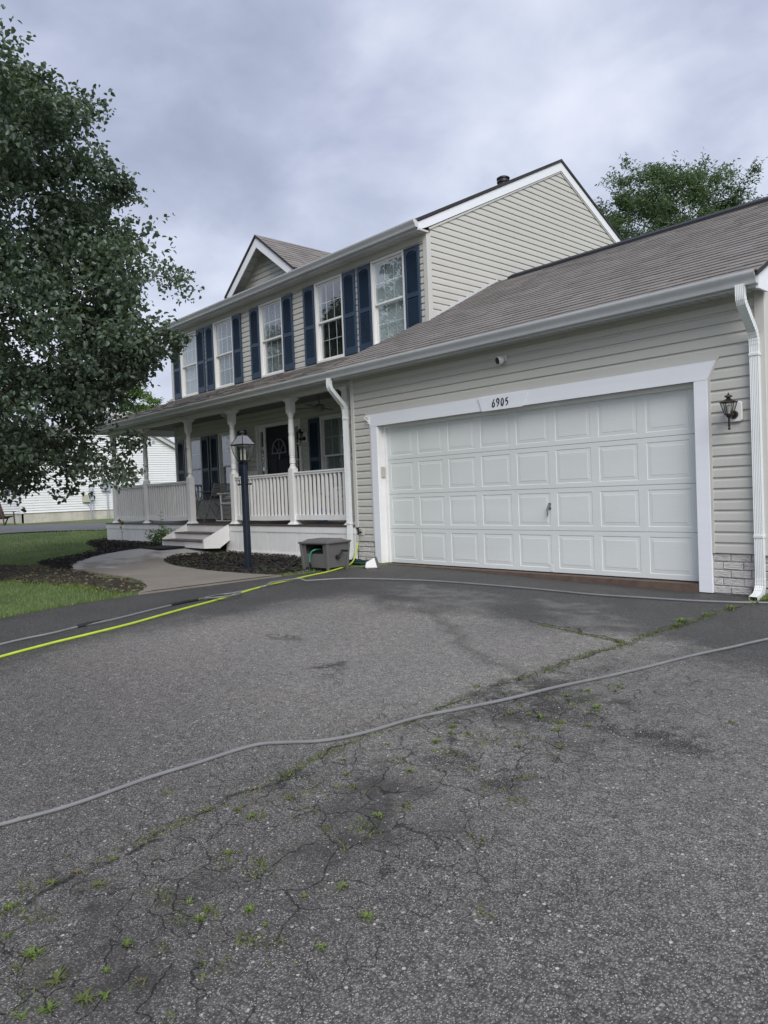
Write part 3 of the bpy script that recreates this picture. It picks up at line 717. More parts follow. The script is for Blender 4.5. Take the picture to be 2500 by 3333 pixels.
# --- shutters
def make_shutter():
    w, h, s = 0.365, 1.57, MB(); hw = w / 2
    s.box(-hw, -hw + 0.05, -0.032, 0.0, 0, h).box(hw - 0.05, hw, -0.032, 0.0, 0, h)
    s.box(-hw + 0.05, hw - 0.05, -0.030, 0.0, 0.0, 0.13).box(-hw + 0.05, hw - 0.05, -0.030, 0.0, 0.70, 0.78).box(-hw + 0.05, hw - 0.05, -0.030, 0.0, h - 0.05, h)
    # arched head panel
    n = 10; iw = hw - 0.05
    up = [(-iw + 2 * iw * k / n, h - 0.05) for k in range(n + 1)]; dn = [(x, h - 0.115 + 0.04 * math.cos(x / iw * math.pi / 2) ** 0.7 if abs(x) < iw * 0.99 else h - 0.115) for x, _ in up]
    for k in range(n): s.prism([up[k], up[k + 1], dn[k + 1], dn[k]], 'y', -0.029, 0.0)
    f = link('shutter', s.mesh('shutter', 'shutter_blue', bevel=0.003))
    l = MB(); l.box(-iw - 0.005, iw + 0.005, -0.008, -0.002, 0.12, h - 0.05)
    for z0, z1 in ((0.135, 0.695), (0.785, h - 0.085)):
        z = z0 + 0.012
        while z < z1:
            l.hexa([(-iw, -0.028, z - 0.011), (iw, -0.028, z - 0.011), (iw, -0.009, z + 0.007), (-iw, -0.009, z + 0.007), (-iw, -0.026, z - 0.006), (iw, -0.026, z - 0.006), (iw, -0.009, z + 0.012), (-iw, -0.009, z + 0.012)])
            z += 0.0265
    lo = link('louvers', l.mesh('louvers', 'shutter_blue'), f); lo['kind'] = 'stuff'
    return f
shp = make_shutter(); shn = 0
def put_shutter(x, z):
    global shn
    o = shp if shn == 0 else copy_tree(shp); shn += 1
    o.parent = house; o.location = Vector((x, HF - 0.0225, z)) - house.location
for x in WINX:
    for s_ in (-1, 1): put_shutter(x + s_ * (WW / 2 + 0.012 + 0.1825), UPZ + 0.02)
for x in LWIN:
    for s_ in (-1, 1): put_shutter(x + s_ * (WW / 2 + 0.012 + 0.1825), 1.10)

# --- front door with sidelights
d = MB(); x0, x1 = DOORC - 0.84, DOORC + 0.88; dl, dr = -5.415, -4.505
d.box(x0, x0 + 0.07, HF - 0.04, HF + 0.1, 0.585, 2.72).box(x1 - 0.07, x1, HF - 0.04, HF + 0.1, 0.585, 2.72).box(x0 + 0.07, x1 - 0.07, HF - 0.042, HF + 0.1, 2.645, 2.72)
d.box(dl - 0.07, dl - 0.005, HF - 0.035, HF + 0.1, 0.585, 2.645).box(dr + 0.005, dr + 0.07, HF - 0.035, HF + 0.1, 0.585, 2.645)
fd = d.build('front_door', 'white_paint', house, bevel=0.004)
for a, b in ((x0 + 0.07, dl - 0.07), (dr + 0.07, x1 - 0.07)):
    q = MB().box(a, b, HF + 0.005, HF + 0.04, 0.585, 1.2).box(a, a + 0.06, HF, HF + 0.04, 1.2, 2.645).box(b - 0.06, b, HF, HF + 0.04, 1.2, 2.645).box(a + 0.06, b - 0.06, HF, HF + 0.04, 2.57, 2.645)
    for zz in (1.53, 1.86, 2.2): q.box(a + 0.06, b - 0.06, HF + 0.012, HF + 0.035, zz, zz + 0.02)
    sl = q.build('sidelight', 'white_paint', fd); MB().box(a + 0.055, b - 0.055, HF + 0.02, HF + 0.024, 1.2, 2.57).build('pane', 'window_glass', fd)
leafd = MB().box(dl, dr, HF - 0.005, HF + 0.05, 0.60, 2.640)
for a, b in ((dl + 0.10, dl + 0.40), (dr - 0.40, dr - 0.10)):
    for z0, z1 in ((0.75, 1.25), (1.36, 1.95)): leafd.box(a, b, HF - 0.012, HF + 0.01, z0, z1)
leafd.build('door_leaf', 'door_navy', fd, bevel=0.004)
# half-round decoration hanging on the door
cx, cz = -4.90, 2.05
fan = MB(); arc = [(cx + 0.25 * math.cos(t), HF - 0.03, cz + 0.30 * math.sin(t) ** 0.8) for t in np.linspace(0, math.pi, 17)]
fan.tube(arc, 0.016, 6).tube([(cx - 0.27, HF - 0.03, cz), (cx + 0.27, HF - 0.03, cz)], 0.018, 6)
fan.tube([(cx + 0.07 * math.cos(t), HF - 0.03, cz + 0.07 * math.sin(t)) for t in np.linspace(0, math.pi, 9)], 0.012, 6)
for t in (0.7, 1.57, 2.44): fan.tube([(cx + 0.07 * math.cos(t), HF - 0.03, cz + 0.07 * math.sin(t)), (cx + 0.245 * math.cos(t), HF - 0.03, cz + 0.29 * math.sin(t))], 0.010, 6)
fan.tube([(cx + 0.02, HF - 0.03, cz), (cx + 0.03, HF - 0.04, cz - 0.08), (cx, HF - 0.03, cz - 0.15)], 0.014, 6)
tag(fan.build('door_ornament', 'ornament_grey'), 'grey half-round fan ornament hanging on the navy front door', 'ornament')

# --- main roof
main = MB(); t_ = 0.055
F0 = (1.205, 5.66); PK = (PKY, 7.835)
def roof_slab(mb, a, b, thick, xa, xb):
    (y0, z0), (y1, z1) = a, b
    mb.prism([(y0, z0), (y1, z1), (y1, z1 - thick), (y0, z0 - thick)], 'x', xa, xb)
roof = MB(); roof_slab(roof, F0, PK, t_, HL - 0.30, -0.21); roof_slab(roof, (9.95, 7.835 - (9.95 - PKY) * SL), PK, t_, HL - 0.30, -0.21)
roofo = roof.build('roof', 'roof_dark', house)
def rake(xa, xb, name='rake_board'):
    mb = MB(); z0 = 5.655
    mb.prism([(1.235, z0 - 0.05), (PKY, 7.775), (PKY, 7.60), (1.50, 5.60 - 0.015), (1.30, 5.50), (1.235, 5.50)], 'x', xa, xb)
    mb.prism([(9.93, 7.775 - (9.93 - PKY) * SL), (PKY, 7.775), (PKY, 7.60), (9.93, 7.60 - (9.93 - PKY) * SL)], 'x', xa, xb)
    return mb.build(name, 'white_trim', house)
rake(HR + 0.026, -0.232); rake(HL - 0.28, HL - 0.25)
# thin starter edge trim under the rake boards
MB().prism([(1.52, 5.575), (PKY, 7.60), (PKY, 7.565), (1.56, 5.56)], 'x', HR + 0.0225, HR + 0.034).prism([(9.6, 7.60 - (9.6 - PKY) * SL), (PKY, 7.60), (PKY, 7.565), (9.6, 7.565 - (9.6 - PKY) * SL)], 'x', HR + 0.0225, HR + 0.034).build('rake_trim', 'siding_trim', house)
# soffit with ribs
def soffit(x0, x1, y0, y1, z, name='soffit', mat='soffit', step=0.102, axis='y'):
    mb = MB(); x = x0
    mb.box(x0, x1, y0, y1, z + 0.012, z + 0.03)
    while x < x1 - 0.02:
        mb.box(x + 0.006, min(x + step - 0.006, x1), y0, y1, z, z + 0.012); x += step
    return mb.build(name, mat, house)
soffit(HL - 0.25, HR + 0.05, 1.26, HF, 5.485)
MB().box(HL - 0.25, -0.235, 1.235, 1.26, 5.48, 5.62).build('fascia', 'gutter_white', house)
def gutter(x0, x1, yb, zt, name='gutter'):
    """K-style gutter: back at y=yb, top at zt"""
    w = 0.115; h = 0.115
    pr_ = [(0, -h), (-0.065, -h), (-0.072, -h + 0.02), (-0.080, -h + 0.045), (-0.098, -h + 0.062), (-w, -0.028), (-w - 0.004, -0.02), (-w - 0.004, 0), (-w + 0.012, 0), (-w + 0.012, -0.006), (-w + 0.004, -0.02), (-0.09, -h + 0.066), (-0.07, -h + 0.048), (-0.06, -h + 0.004), (-0.003, -h + 0.004), (-0.003, 0), (0, 0)]
    mb = MB(); n = len(pr_)
    a = [(x0, yb + p[0], zt + p[1]) for p in pr_]; b = [(x1, yb + p[0], zt + p[1]) for p in pr_]
    mb.add(a + b, [(i, n + i, n + (i + 1) % n, (i + 1) % n) for i in range(n)])
    ec = [p for p in pr_[:8]] + [(0, 0)]
    for x, dxx in ((x0, -0.002), (x1, 0.002)): mb.prism([(yb + p[0] * 1.01, zt + p[1]) for p in ec], 'x', x, x + dxx)
    return mb.build(name, 'gutter_white', house, smooth=True)
gutter(HL - 0.28, -0.215, 1.233, 5.630)
# vent pipe boot
vp = MB(); vp.lathe([(0.10, 0), (0.10, 0.20), (0.125, 0.21), (0.125, 0.25), (0.11, 0.255), (0.11, 0.275), (0.13, 0.28), (0.13, 0.30), (0.09, 0.325), (0.0, 0.33)], 16, (-0.62, 4.12, 6.90)); vp.build('roof_vent', 'black_metal', house, smooth=True)

# --- small front gable over the eave
GC, GZ = -5.0, 6.73
gs = 0.765
gb = MB()
def gz(x, top): return top - abs(x - GC) * gs
back = 3.45
for s_ in (-1, 1):
    xe = GC + s_ * 1.345
    gb.hexa([(GC, 1.15, GZ - 0.05), (xe, 1.15, gz(xe, GZ) - 0.05), (xe, 1.35, gz(xe, GZ) - 0.05), (GC, back, GZ - 0.05), (GC, 1.15, GZ), (xe, 1.15, gz(xe, GZ)), (xe, 1.35, gz(xe, GZ)), (GC, back, GZ)])
gb.build('front_gable_roof', 'roof_dark', house)
fgt = MB()
for s_ in (-1, 1):
    xe = GC + s_ * 1.30; zz = gz(xe, GZ - 0.06)
    fgt.prism([(GC, GZ - 0.06), (xe, zz), (xe - s_ * 0.22, zz - 0.02), (GC, GZ - 0.27)], 'y', 1.175, 1.195)
fgt.build('front_gable_rake', 'white_trim', house)
fgs = MB()
for s_ in (-1, 1):
    for k in range(8):
        ta, tb = k / 8 + 0.006, (k + 1) / 8 - 0.006; xa, xb = GC + s_ * 1.25 * ta, GC + s_ * 1.25 * tb
        fgs.hexa([(xa, 1.195, gz(xa, GZ - 0.115)), (xb, 1.195, gz(xb, GZ - 0.115)), (xb, 1.52, gz(xb, GZ - 0.115)), (xa, 1.52, gz(xa, GZ - 0.115)), (xa, 1.195, gz(xa, GZ - 0.09)), (xb, 1.195, gz(xb, GZ - 0.09)), (xb, 1.52, gz(xb, GZ - 0.09)), (xa, 1.52, gz(xa, GZ - 0.09))])
fgs.build('front_gable_soffit', 'soffit', house)
fgw = empty_part('front_gable_wall', house); z = 5.60
while z < 6.5:
    lo = lambda zz: GC - (GZ - 0.13 - zz) / gs; hi = lambda zz: GC + (GZ - 0.13 - zz) / gs
    course(fgw, 'y', HF, -1, z, [(lo, hi)]); z += EXP
for s_ in (-1, 1):
    MB().hexa([(GC, HF - 0.03, GZ - 0.17), (GC + s_ * 1.2, HF - 0.03, GZ - 0.17 - 1.2 * gs), (GC + s_ * 1.2, HF, GZ - 0.17 - 1.2 * gs), (GC, HF, GZ - 0.17), (GC, HF - 0.03, GZ - 0.13), (GC + s_ * 1.2, HF - 0.03, GZ - 0.13 - 1.2 * gs), (GC + s_ * 1.2, HF, GZ - 0.13 - 1.2 * gs), (GC, HF, GZ - 0.13)]).build('gable_trim', 'siding_trim', house)
MB().prism([(GC - 1.1, 5.66), (GC + 1.1, 5.66), (GC, 6.5)], 'y', HF + 0.02, HF + 0.06).build('gable_sheathing', 'siding', house)

# --- shingle tabs
TABW, EXS = 0.305, 0.1435
def tab_frame(o, u, vdir, n):
    o, u, vdir, n = map(Vector, (o, u, vdir, n)); return o, u.normalized(), vdir.normalized(), n.normalized()
def tab_pts(fr, u0, u1, v0, v1, t0=0.011, t1=0.003):
    o, u, vd, n = fr
    P = lambda a, b, c: tuple(o + u * a + vd * b + n * c)
    return [P(u0, v0, 0.0), P(u1, v0, 0.0), P(u1, v1, 0.0), P(u0, v1, 0.0), P(u0, v0, t0), P(u1, v0, t0), P(u1, v1, t1), P(u0, v1, t1)]
# garage roof
GE = (-0.395, 3.045); GRG = (3.35, 4.955); GS = (GRG[1] - GE[1]) / (GRG[0] - GE[0])
sl = math.hypot(GRG[0] - GE[0], GRG[1] - GE[1]); vd = Vector((0, GRG[0] - GE[0], GRG[1] - GE[1])).normalized(); nn = Vector((0, -vd.z, vd.y))
def left_edge(v):      # garage roof runs on a little past the wall over the porch
    y = GE[0] + vd.y * v
    if y < 0.3: return -0.88
    if y < 1.5: return -0.88 + (y - 0.3) / 1.2 * 0.38
    return HR + 0.02
deck = MB(); RXR = 5.735
prof_pts = [(-0.88, GE[0]), (-0.88, 0.3), (-0.50, HF - 0.02), (HR + 0.018, HF - 0.02), (HR + 0.018, GRG[0])]
zz_ = lambda y: GE[1] + GS * (y - GE[0])
poly = prof_pts + [(RXR, GRG[0]), (RXR, GE[0])]; n = len(poly)
deck.add([(x, y, zz_(y) - 0.004) for x, y in poly] + [(x, y, zz_(y) - 0.05) for x, y in poly], [tuple(range(n)), tuple(range(2 * n - 1, n - 1, -1))] + [(i, n + i, n + (i + 1) % n, (i + 1) % n) for i in range(n)])
deck.prism([(GRG[0], GRG[1] - 0.004), (GB + 0.4, GRG[1] - GS * (GB + 0.4 - GRG[0])), (GB + 0.4, GRG[1] - GS * (GB + 0.4 - GRG[0]) - 0.05), (GRG[0], GRG[1] - 0.05)], 'x', HR + 0.018, RXR)
groof = deck.build('garage_roof', 'roof_dark', house)
fr = tab_frame((0, GE[0], GE[1]), (1, 0, 0), vd, nn)
tabs = []; row = 0; v = -0.02
while v < sl - 0.01:
    le = left_edge(max(v, 0)); off = (row % 2) * TABW * 0.5 + (row % 3) * 0.07; u = le; un = le + TABW * (0.4 + 0.6 * random.random())
    while u < RXR - 0.01:
        u1 = min(un, RXR + 0.008); tabs.append((u, u1, v, min(v + EXS, sl), random.uniform(0.012, 0.018))); u = u1; un = u + TABW * random.choice((0.62, 0.8, 1.0, 1.0, 1.15))
    v += EXS; row += 1
camv = Vector(CAM)
tabs.sort(key=lambda t: (Vector(((t[0] + t[1]) / 2, GE[0] + vd.y * t[2], GE[1] + vd.z * t[2])) - camv).length / (t[1] - t[0]) ** 0.5)
hl = house.location
unit = {}
rest = MB()
def gap_tab(t): return (t[0] + 0.0035, t[1] - 0.0035, t[2] + random.uniform(-0.004, 0.003), t[3] + 0.004, t[4])
for k, t in enumerate(tabs):
    a, b_, v0, v1, th = gap_tab(t)
    if k < 300:
        # shared unit wedge scaled to this tab
        if 'u' not in unit:
            unit['u'] = MB().hexa([(0, 0, 0), (1, 0, 0), (1, 1, 0), (0, 1, 0), (0, 0, 1), (1, 0, 1), (1, 1, 0.25), (0, 1, 0.25)]).mesh('shingle', 'shingle')
        o = link('shingle', unit['u'], groof); M = Matrix((Vector((1, 0, 0)) * (b_ - a), vd * (v1 - v0), nn * th)).transposed().to_4x4()
        o.matrix_local = Matrix.Translation(fr[0] + Vector((1, 0, 0)) * a + vd * v0 - hl) @ M
    else: rest.hexa(tab_pts(fr, a, b_, v0, v1, th))
rs = rest.build('shingle', 'shingle', groof); rs['kind'] = 'stuff'
# ridge cap vent
rv = MB()
for s_ in (-1, 1):
    rv.hexa([(0.10, GRG[0], GRG[1] + 0.012), (RXR, GRG[0], GRG[1] + 0.012), (RXR, GRG[0] + s_ * 0.15, GRG[1] + 0.012 - 0.15 * GS), (0.10, GRG[0] + s_ * 0.15, GRG[1] + 0.012 - 0.15 * GS), (0.10, GRG[0], GRG[1] + 0.06), (RXR, GRG[0], GRG[1] + 0.06), (RXR, GRG[0] + s_ * 0.15, GRG[1] + 0.058 - 0.15 * GS), (0.10, GRG[0] + s_ * 0.15, GRG[1] + 0.058 - 0.15 * GS)])
rv.build('ridge_vent', 'ridge_black', groof)
# wall flashing where the garage roof meets the gable wall
fl = MB(); fl.prism([(HF + 0.06, zz_(HF + 0.06) + 0.012), (GRG[0], GRG[1] + 0.012), (GRG[0], GRG[1] + 0.055), (HF + 0.06, zz_(HF + 0.06) + 0.055)], 'x', HR + 0.0225, HR + 0.036)
fl.build('flashing', 'gutter_white', house)
# porch roof
PE, PT = (-0.395, 3.045), (HF - 0.015, 3.735); PXL = -10.97
psl = math.hypot(PT[0] - PE[0], PT[1] - PE[1]); pvd = Vector((0, PT[0] - PE[0], PT[1] - PE[1])).normalized(); pn = Vector((0, -pvd.z, pvd.y))
def hipx(v): return PXL + (HL - 0.02 - PXL) * v / psl
pd = MB(); pd.hexa([(PXL, PE[0], PE[1] - 0.05), (GL + 0.05, PE[0], PE[1] - 0.05), (GL + 0.05, PT[0], PT[1] - 0.05), (HL - 0.02, PT[0], PT[1] - 0.05), (PXL, PE[0], PE[1] - 0.004), (GL + 0.05, PE[0], PE[1] - 0.004), (GL + 0.05, PT[0], PT[1] - 0.004), (HL - 0.02, PT[0], PT[1] - 0.004)])
pd.hexa([(PXL, PE[0], PE[1] - 0.05), (HL - 0.02, PT[0], PT[1] - 0.05), (HL - 0.02, 2.5, PT[1] - 0.05), (PXL, 2.5, PE[1] - 0.05), (PXL, PE[0], PE[1] - 0.004), (HL - 0.02, PT[0], PT[1] - 0.004), (HL - 0.02, 2.5, PT[1] - 0.004), (PXL, 2.5, PE[1] - 0.004)])
proof = pd.build('porch_roof', 'roof_dark', house)
fr2 = tab_frame((0, PE[0], PE[1]), (1, 0, 0), pvd, pn); rest = MB(); v = -0.02; row = 0
while v < psl - 0.02:
    u = hipx(max(v, 0)); un = u + TABW * random.uniform(0.4, 1)
    while u < -0.75:
        u1 = min(un, -0.72); rest.hexa(tab_pts(fr2, u + 0.002, u1 - 0.002, v + random.uniform(-0.006, 0.004), min(v + EXS, psl), random.uniform(0.008, 0.018))); u = u1; un = u + TABW * random.choice((0.6, 0.85, 1.0, 1.15))
    v += EXS
o = rest.build('shingle', 'shingle', proof); o['kind'] = 'stuff'
# cheek closing the step between the garage and the porch roof
zp = lambda y: PE[1] + (PT[1] - PE[1]) * (y - PE[0]) / (PT[0] - PE[0])
ck = MB(); ck.add([(-0.86, GE[0], zz_(GE[0]) - 0.05), (-0.86, 0.3, zz_(0.3) - 0.01), (-0.48, HF - 0.03, zz_(HF) - 0.02), (-0.48, HF - 0.03, zp(HF) - 0.02), (-0.86, 0.3, zp(0.3) - 0.02)], [(0, 1, 4), (1, 2, 3, 4)])
ck.build('roof_cheek', 'roof_dark', house)
# small front gable shingles, right slope (and left)
gvd = Vector((-1, 0, gs)).normalized(); gn = Vector((gs, 0, 1)).normalized(); gl_ = 1.345 / abs(gvd.x)
rest = MB(); o0 = Vector((GC + 1.345, 0, GZ - 1.345 * gs)); v = -0.01
while v < gl_:
    xx = o0.x + gvd.x * v; zz = o0.z + gvd.z * v
    yend = min(back, 1.205 + (zz - 5.66) / SL + 0.25); u = 1.14; un = u + TABW * random.uniform(0.4, 1)
    while u < yend:
        u1 = min(un, yend); rest.hexa(tab_pts((o0, Vector((0, 1, 0)), gvd, gn), u + 0.002, u1 - 0.002, v, min(v + EXS, gl_), random.uniform(0.008, 0.016))); u = u1; un = u + TABW * random.choice((0.6, 0.85, 1.0, 1.15))
    v += EXS
o = rest.build('shingle', 'shingle', house); o['kind'] = 'stuff'

# --- garage walls
MB().box(GL + 0.03, -0.06, GF + 0.10, GF + 0.2, 0.0, 3.0).box(4.93, GR_ - 0.03, GF + 0.10, GF + 0.2, 0, 3.0).box(-0.06, 4.93, GF + 0.10, GF + 0.2, 2.14, 3.0).box(GL, GL + 0.03, GF + 0.12, HF, 0, 3.1).box(GL, GR_, GB - 0.02, GB, 0, 3.1).build('garage_wall', 'siding', house)
MB().box(GL + 0.02, GR_ - 0.02, 0.9, 0.95, 0.0, 2.9).build('garage_interior', 'interior_dark', house)
fw = empty_part('garage_front_wall', house)
z = 0.333
lt, ltz0, ltz1 = 0.094, 2.137, 2.345
while z < 2.93:
    zt = z + EXP
    if z < 2.13 - EXP: s_ = [(GL + 0.06, -0.205), (5.075, GR_ - 0.06)]
    elif z < 2.33:
        fa = lambda zz: -0.215 - min(0.2, max(0, (zz - 2.137))) * 0.51; fb = lambda zz: 5.085 + min(0.2, max(0, (zz - 2.137))) * 0.52
        s_ = [(GL + 0.06, fa), (fb, GR_ - 0.06)]
    else: s_ = [(GL + 0.06, GR_ - 0.06)]
    course(fw, 'y', GF, -1, z, s_); z += EXP
MB().box(-0.33, 5.2, GF - 0.010, GF + 0.05, 2.335, 2.36 + EXP * 0.6).build('head_filler', 'siding', house)
MB().box(GL - 0.012, GL + 0.065, GF - 0.030, GF + 0.075, 0.55, 2.94).build('corner_post', 'siding_trim', house, bevel=0.006)
MB().box(GR_ - 0.075, GR_ + 0.027, GF - 0.030, GF + 0.075, 0.32, 2.94).build('corner_post', 'siding_trim', house, bevel=0.006)
rwg = empty_part('garage_side_wall', house); z = 0.333
while z < 4.8:
    lo = lambda zz: max(GF + 0.075, GRG[0] - (GRG[1] - 0.12 - zz) / GS); hi = lambda zz: min(GB, GRG[0] + (GRG[1] - 0.12 - zz) / GS)
    course(rwg, 'x', GR_, 1, z, [(lo, hi)]); z += EXP
MB().prism([(0.12, 0), (GB, 0), (GB, 2.95), (GRG[0], 4.75), (0.12, 2.95)], 'x', GR_ - 0.06, GR_ - 0.012).build('side_sheathing', 'siding', house)
rk = MB(); rk.prism([(-0.30, 2.90), (-0.30, 3.06), (GRG[0], 4.93), (GRG[0], 4.76), (-0.02, 3.02), (-0.05, 2.90)], 'x', GR_ + 0.05, GR_ + 0.075)
rk.prism([(GB + 0.35, GRG[1] - 0.025 - GS * (GB + 0.35 - GRG[0])), (GRG[0], 4.93), (GRG[0], 4.76), (GB + 0.35, GRG[1] - 0.195 - GS * (GB + 0.35 - GRG[0]))], 'x', GR_ + 0.05, GR_ + 0.075)
rk.build('rake_board', 'white_trim', house)
MB().prism([(-0.06, 2.96), (GRG[0], 4.76), (GRG[0], 4.725), (-0.06, 2.92)], 'x', GR_ + 0.017, GR_ + 0.05).build('rake_trim', 'siding_trim', house)
soffit(GL - 0.2, GR_ + 0.05, -0.285, GF, 2.935)
soffit(PXL + 0.1, GL - 0.2, -0.285, 0.02, 2.935)
MB().box(PXL + 0.05, GR_ + 0.05, -0.305, -0.285, 2.915, 3.045).build('fascia', 'gutter_white', house)
gutter(PXL, GR_ + 0.078, -0.306, 3.052)
# horizontal seam lap of the front siding (vertical joints)
for (x, z0, z1) in ((4.1, 2.78, 2.895), (2.2, 2.44, 2.56), (0.55, 2.55, 2.68)):
    MB().box(x, x + 0.004, GF - 0.0235, GF - 0.008, z0, z1).build('siding_joint', 'siding_trim', house)
# --- garage door trim
tr_ = MB()
tr_.prism([(-0.303, 2.325), (5.171, 2.325), (5.075, 2.137), (-0.209, 2.137)], 'y', -0.032, 0.03)
tr_.build('door_lintel', 'white_trim', house)
MB().box(4.932, 5.077, -0.030, 0.03, -0.09, 2.136).build('door_pilaster', 'white_trim', house, bevel=0.003)
MB().box(-0.205, -0.06, -0.030, 0.03, -0.04, 2.136).build('door_pilaster', 'white_trim', house, bevel=0.003)
MB().box(-0.06, -0.052, -0.010, 0.13, -0.02, 2.136).box(-0.06, 0.0, 0.095, 0.13, -0.02, 2.134).box(4.924, 4.932, -0.01, 0.13, -0.02, 2.136).box(4.88, 4.924, 0.095, 0.13, -0.02, 2.134).box(-0.052, 4.924, -0.01, 0.13, 2.137, 2.145).box(0.0, 4.88, 0.09, 0.112, 2.09, 2.136).build('door_jamb', 'white_paint', house)
# beige J-channel round the trim
jc = MB(); jc.prism([(-0.335, 2.36), (5.205, 2.36), (5.19, 2.326), (-0.32, 2.326)], 'y', -0.028, 0.0)
jc.prism([(-0.335, 2.36), (-0.303, 2.326), (-0.209, 2.137), (-0.236, 2.137)], 'y', -0.026, 0.0); jc.prism([(5.205, 2.36), (5.171, 2.326), (5.075, 2.137), (5.105, 2.137)], 'y', -0.026, 0.0)
jc.box(5.0775, 5.105, -0.026, 0, 0.33, 2.137).box(-0.236, -0.2055, -0.026, 0, 0.33, 2.137)
jc.build('trim_channel', 'siding_trim', house)
# --- garage door
gd = empty_part('garage_door', house); DY = 0.12
mx, pt, pw = 0.0717, 0.6052, 0.497; pz0, pz1 = 0.056, 0.474
ringd = [(0.0, 0.0), (0.007, 0.0055), (0.046, 0.0028), (0.050, 0.0005)]
pm = MB(); ph = pz1 - pz0
for ins, dep in ringd: pm.v += [(ins, dep, ins), (pw - ins, dep, ins), (pw - ins, dep, ph - ins), (ins, dep, ph - ins)]
for r in range(3):
    for k in range(4): pm.f.append((r * 4 + k, r * 4 + (k + 1) % 4, r * 4 + 4 + (k + 1) % 4, r * 4 + 4 + k))
pm.f.append((12, 13, 14, 15))
pmesh = pm.mesh('panel', 'door_white')
for r in range(4):
    z0 = r * 0.5335 + 0.002; z1 = z0 + 0.5290; s = MB(); H_ = z1 - z0
    sec = empty_part('dummy', gd) if False else None
    def quad(a, b, c_, d_): s.add([(a, DY, c_), (b, DY, c_), (b, DY, d_), (a, DY, d_)], [(0, 1, 2, 3)])
    quad(0, 4.877, z0, z0 + pz0); quad(0, 4.877, z0 + pz1, z1)
    xprev = 0
    for k in range(8):
        xa = mx + k * pt; quad(xprev, xa, z0 + pz0, z0 + pz1); xprev = xa + pw
    quad(xprev, 4.877, z0 + pz0, z0 + pz1)
    s.add([(0, DY, z1), (4.877, DY, z1), (4.877, DY + 0.04, z1 + 0.002), (0, DY + 0.04, z1 + 0.002)], [(0, 1, 2, 3)])
    s.add([(0, DY, z0), (4.877, DY, z0), (4.877, DY + 0.04, z0), (0, DY + 0.04, z0)], [(3, 2, 1, 0)])
    s.box(0, 4.877, DY + 0.03, DY + 0.05, z0, z1)
    me = s.mesh('door_section', 'door_white', off=tuple(hl)); link('door_section', me, gd)
    for k in range(8): link('panel', pmesh, gd, Vector((mx + k * pt, DY, z0 + pz0)) - hl)
# T handle and bottom latch plate
hd = MB(); hd.lathe([(0.022, 0), (0.022, 0.02), (0.012, 0.03), (0, 0.03)], 12, (0, 0, 0))
h_ = MB(); h_.tube([(2.985, DY, 0.835), (2.985, DY - 0.035, 0.835)], 0.02, 10).tube([(2.985, DY - 0.035, 0.855), (2.978, DY - 0.045, 0.80), (2.972, DY - 0.04, 0.715)], [0.010, 0.012, 0.008], 8)
h_.box(2.965, 3.005, DY - 0.006, DY + 0.001, 0.80, 0.885)
h_.build('handle', 'steel', gd, smooth=True)
MB().box(2.955, 3.005, DY - 0.004, DY + 0.001, 0.01, 0.10).build('latch_plate', 'door_white', gd, bevel=0.002)
MB().box(0.0, 4.877, DY - 0.01, DY + 0.03, -0.012, 0.004).build('weather_seal', 'rubber_black', gd)
# keypad on the left jamb
MB().box(-0.05, -0.030, 0.02, 0.09, 1.33, 1.50).build('keypad', 'beige_box', house, bevel=0.006)
# garage slab edge
slab = MB(); nsl = 60
for k in range(nsl):
    xa, xb = -0.06 + 4.99 * k / nsl, -0.06 + 4.99 * (k + 1) / nsl; ya, yb = -0.02 + 0.008 * math.sin(k * 0.33) * math.sin(k * 0.17), -0.02 + 0.008 * math.sin((k + 1) * 0.33) * math.sin((k + 1) * 0.17)
    slab.hexa([(xa, ya, -0.2), (xb, yb, -0.2), (xb, 0.6, -0.2), (xa, 0.6, -0.2), (xa, ya, -0.012), (xb, yb, -0.012), (xb, 0.6, -0.004), (xa, 0.6, -0.004)])
slab.build('garage_slab', 'slab_brown', house)
# --- brick foundation
def brick_patch(x0, x1, y, zb, zt, bl=0.205, bh=0.078):
    MB().box(x0, x1, y + 0.012, y + 0.1, zb - 0.15, zt).build('foundation', 'mortar', house)
    z = zt - 0.004; row = 0
    while z > zb - 0.03:
        x = x0 - (0.11 if row % 2 else 0.03)
        while x < x1:
            a, b_ = max(x + 0.004, x0), min(x + bl - 0.004, x1)
            if b_ - a > 0.02:
                mb = MB(); r_ = lambda: random.uniform(-0.004, 0.004)
                ya = y + random.uniform(-0.008, 0.004)
                mb.hexa([(a, ya + r_(), z - bh), (b_, ya + r_(), z - bh), (b_, y + 0.05, z - bh), (a, y + 0.05, z - bh), (a, ya + r_(), z - 0.006), (b_, ya + r_(), z - 0.006), (b_, y + 0.05, z - 0.006), (a, y + 0.05, z - 0.006)])
                mb.build('brick', 'brick_white', house, bevel=0.005)
            x += bl
        z -= bh + 0.006; row += 1
brick_patch(5.08, GR_, 0.0, -0.13, 0.33)
brick_patch(GL + 0.01, -0.207, 0.0, -0.06, 0.33)
MB().box(GR_ - 0.02, GR_ + 0.005, 0.05, GB, -0.2, 0.33).build('side_foundation', 'brick_white', house)

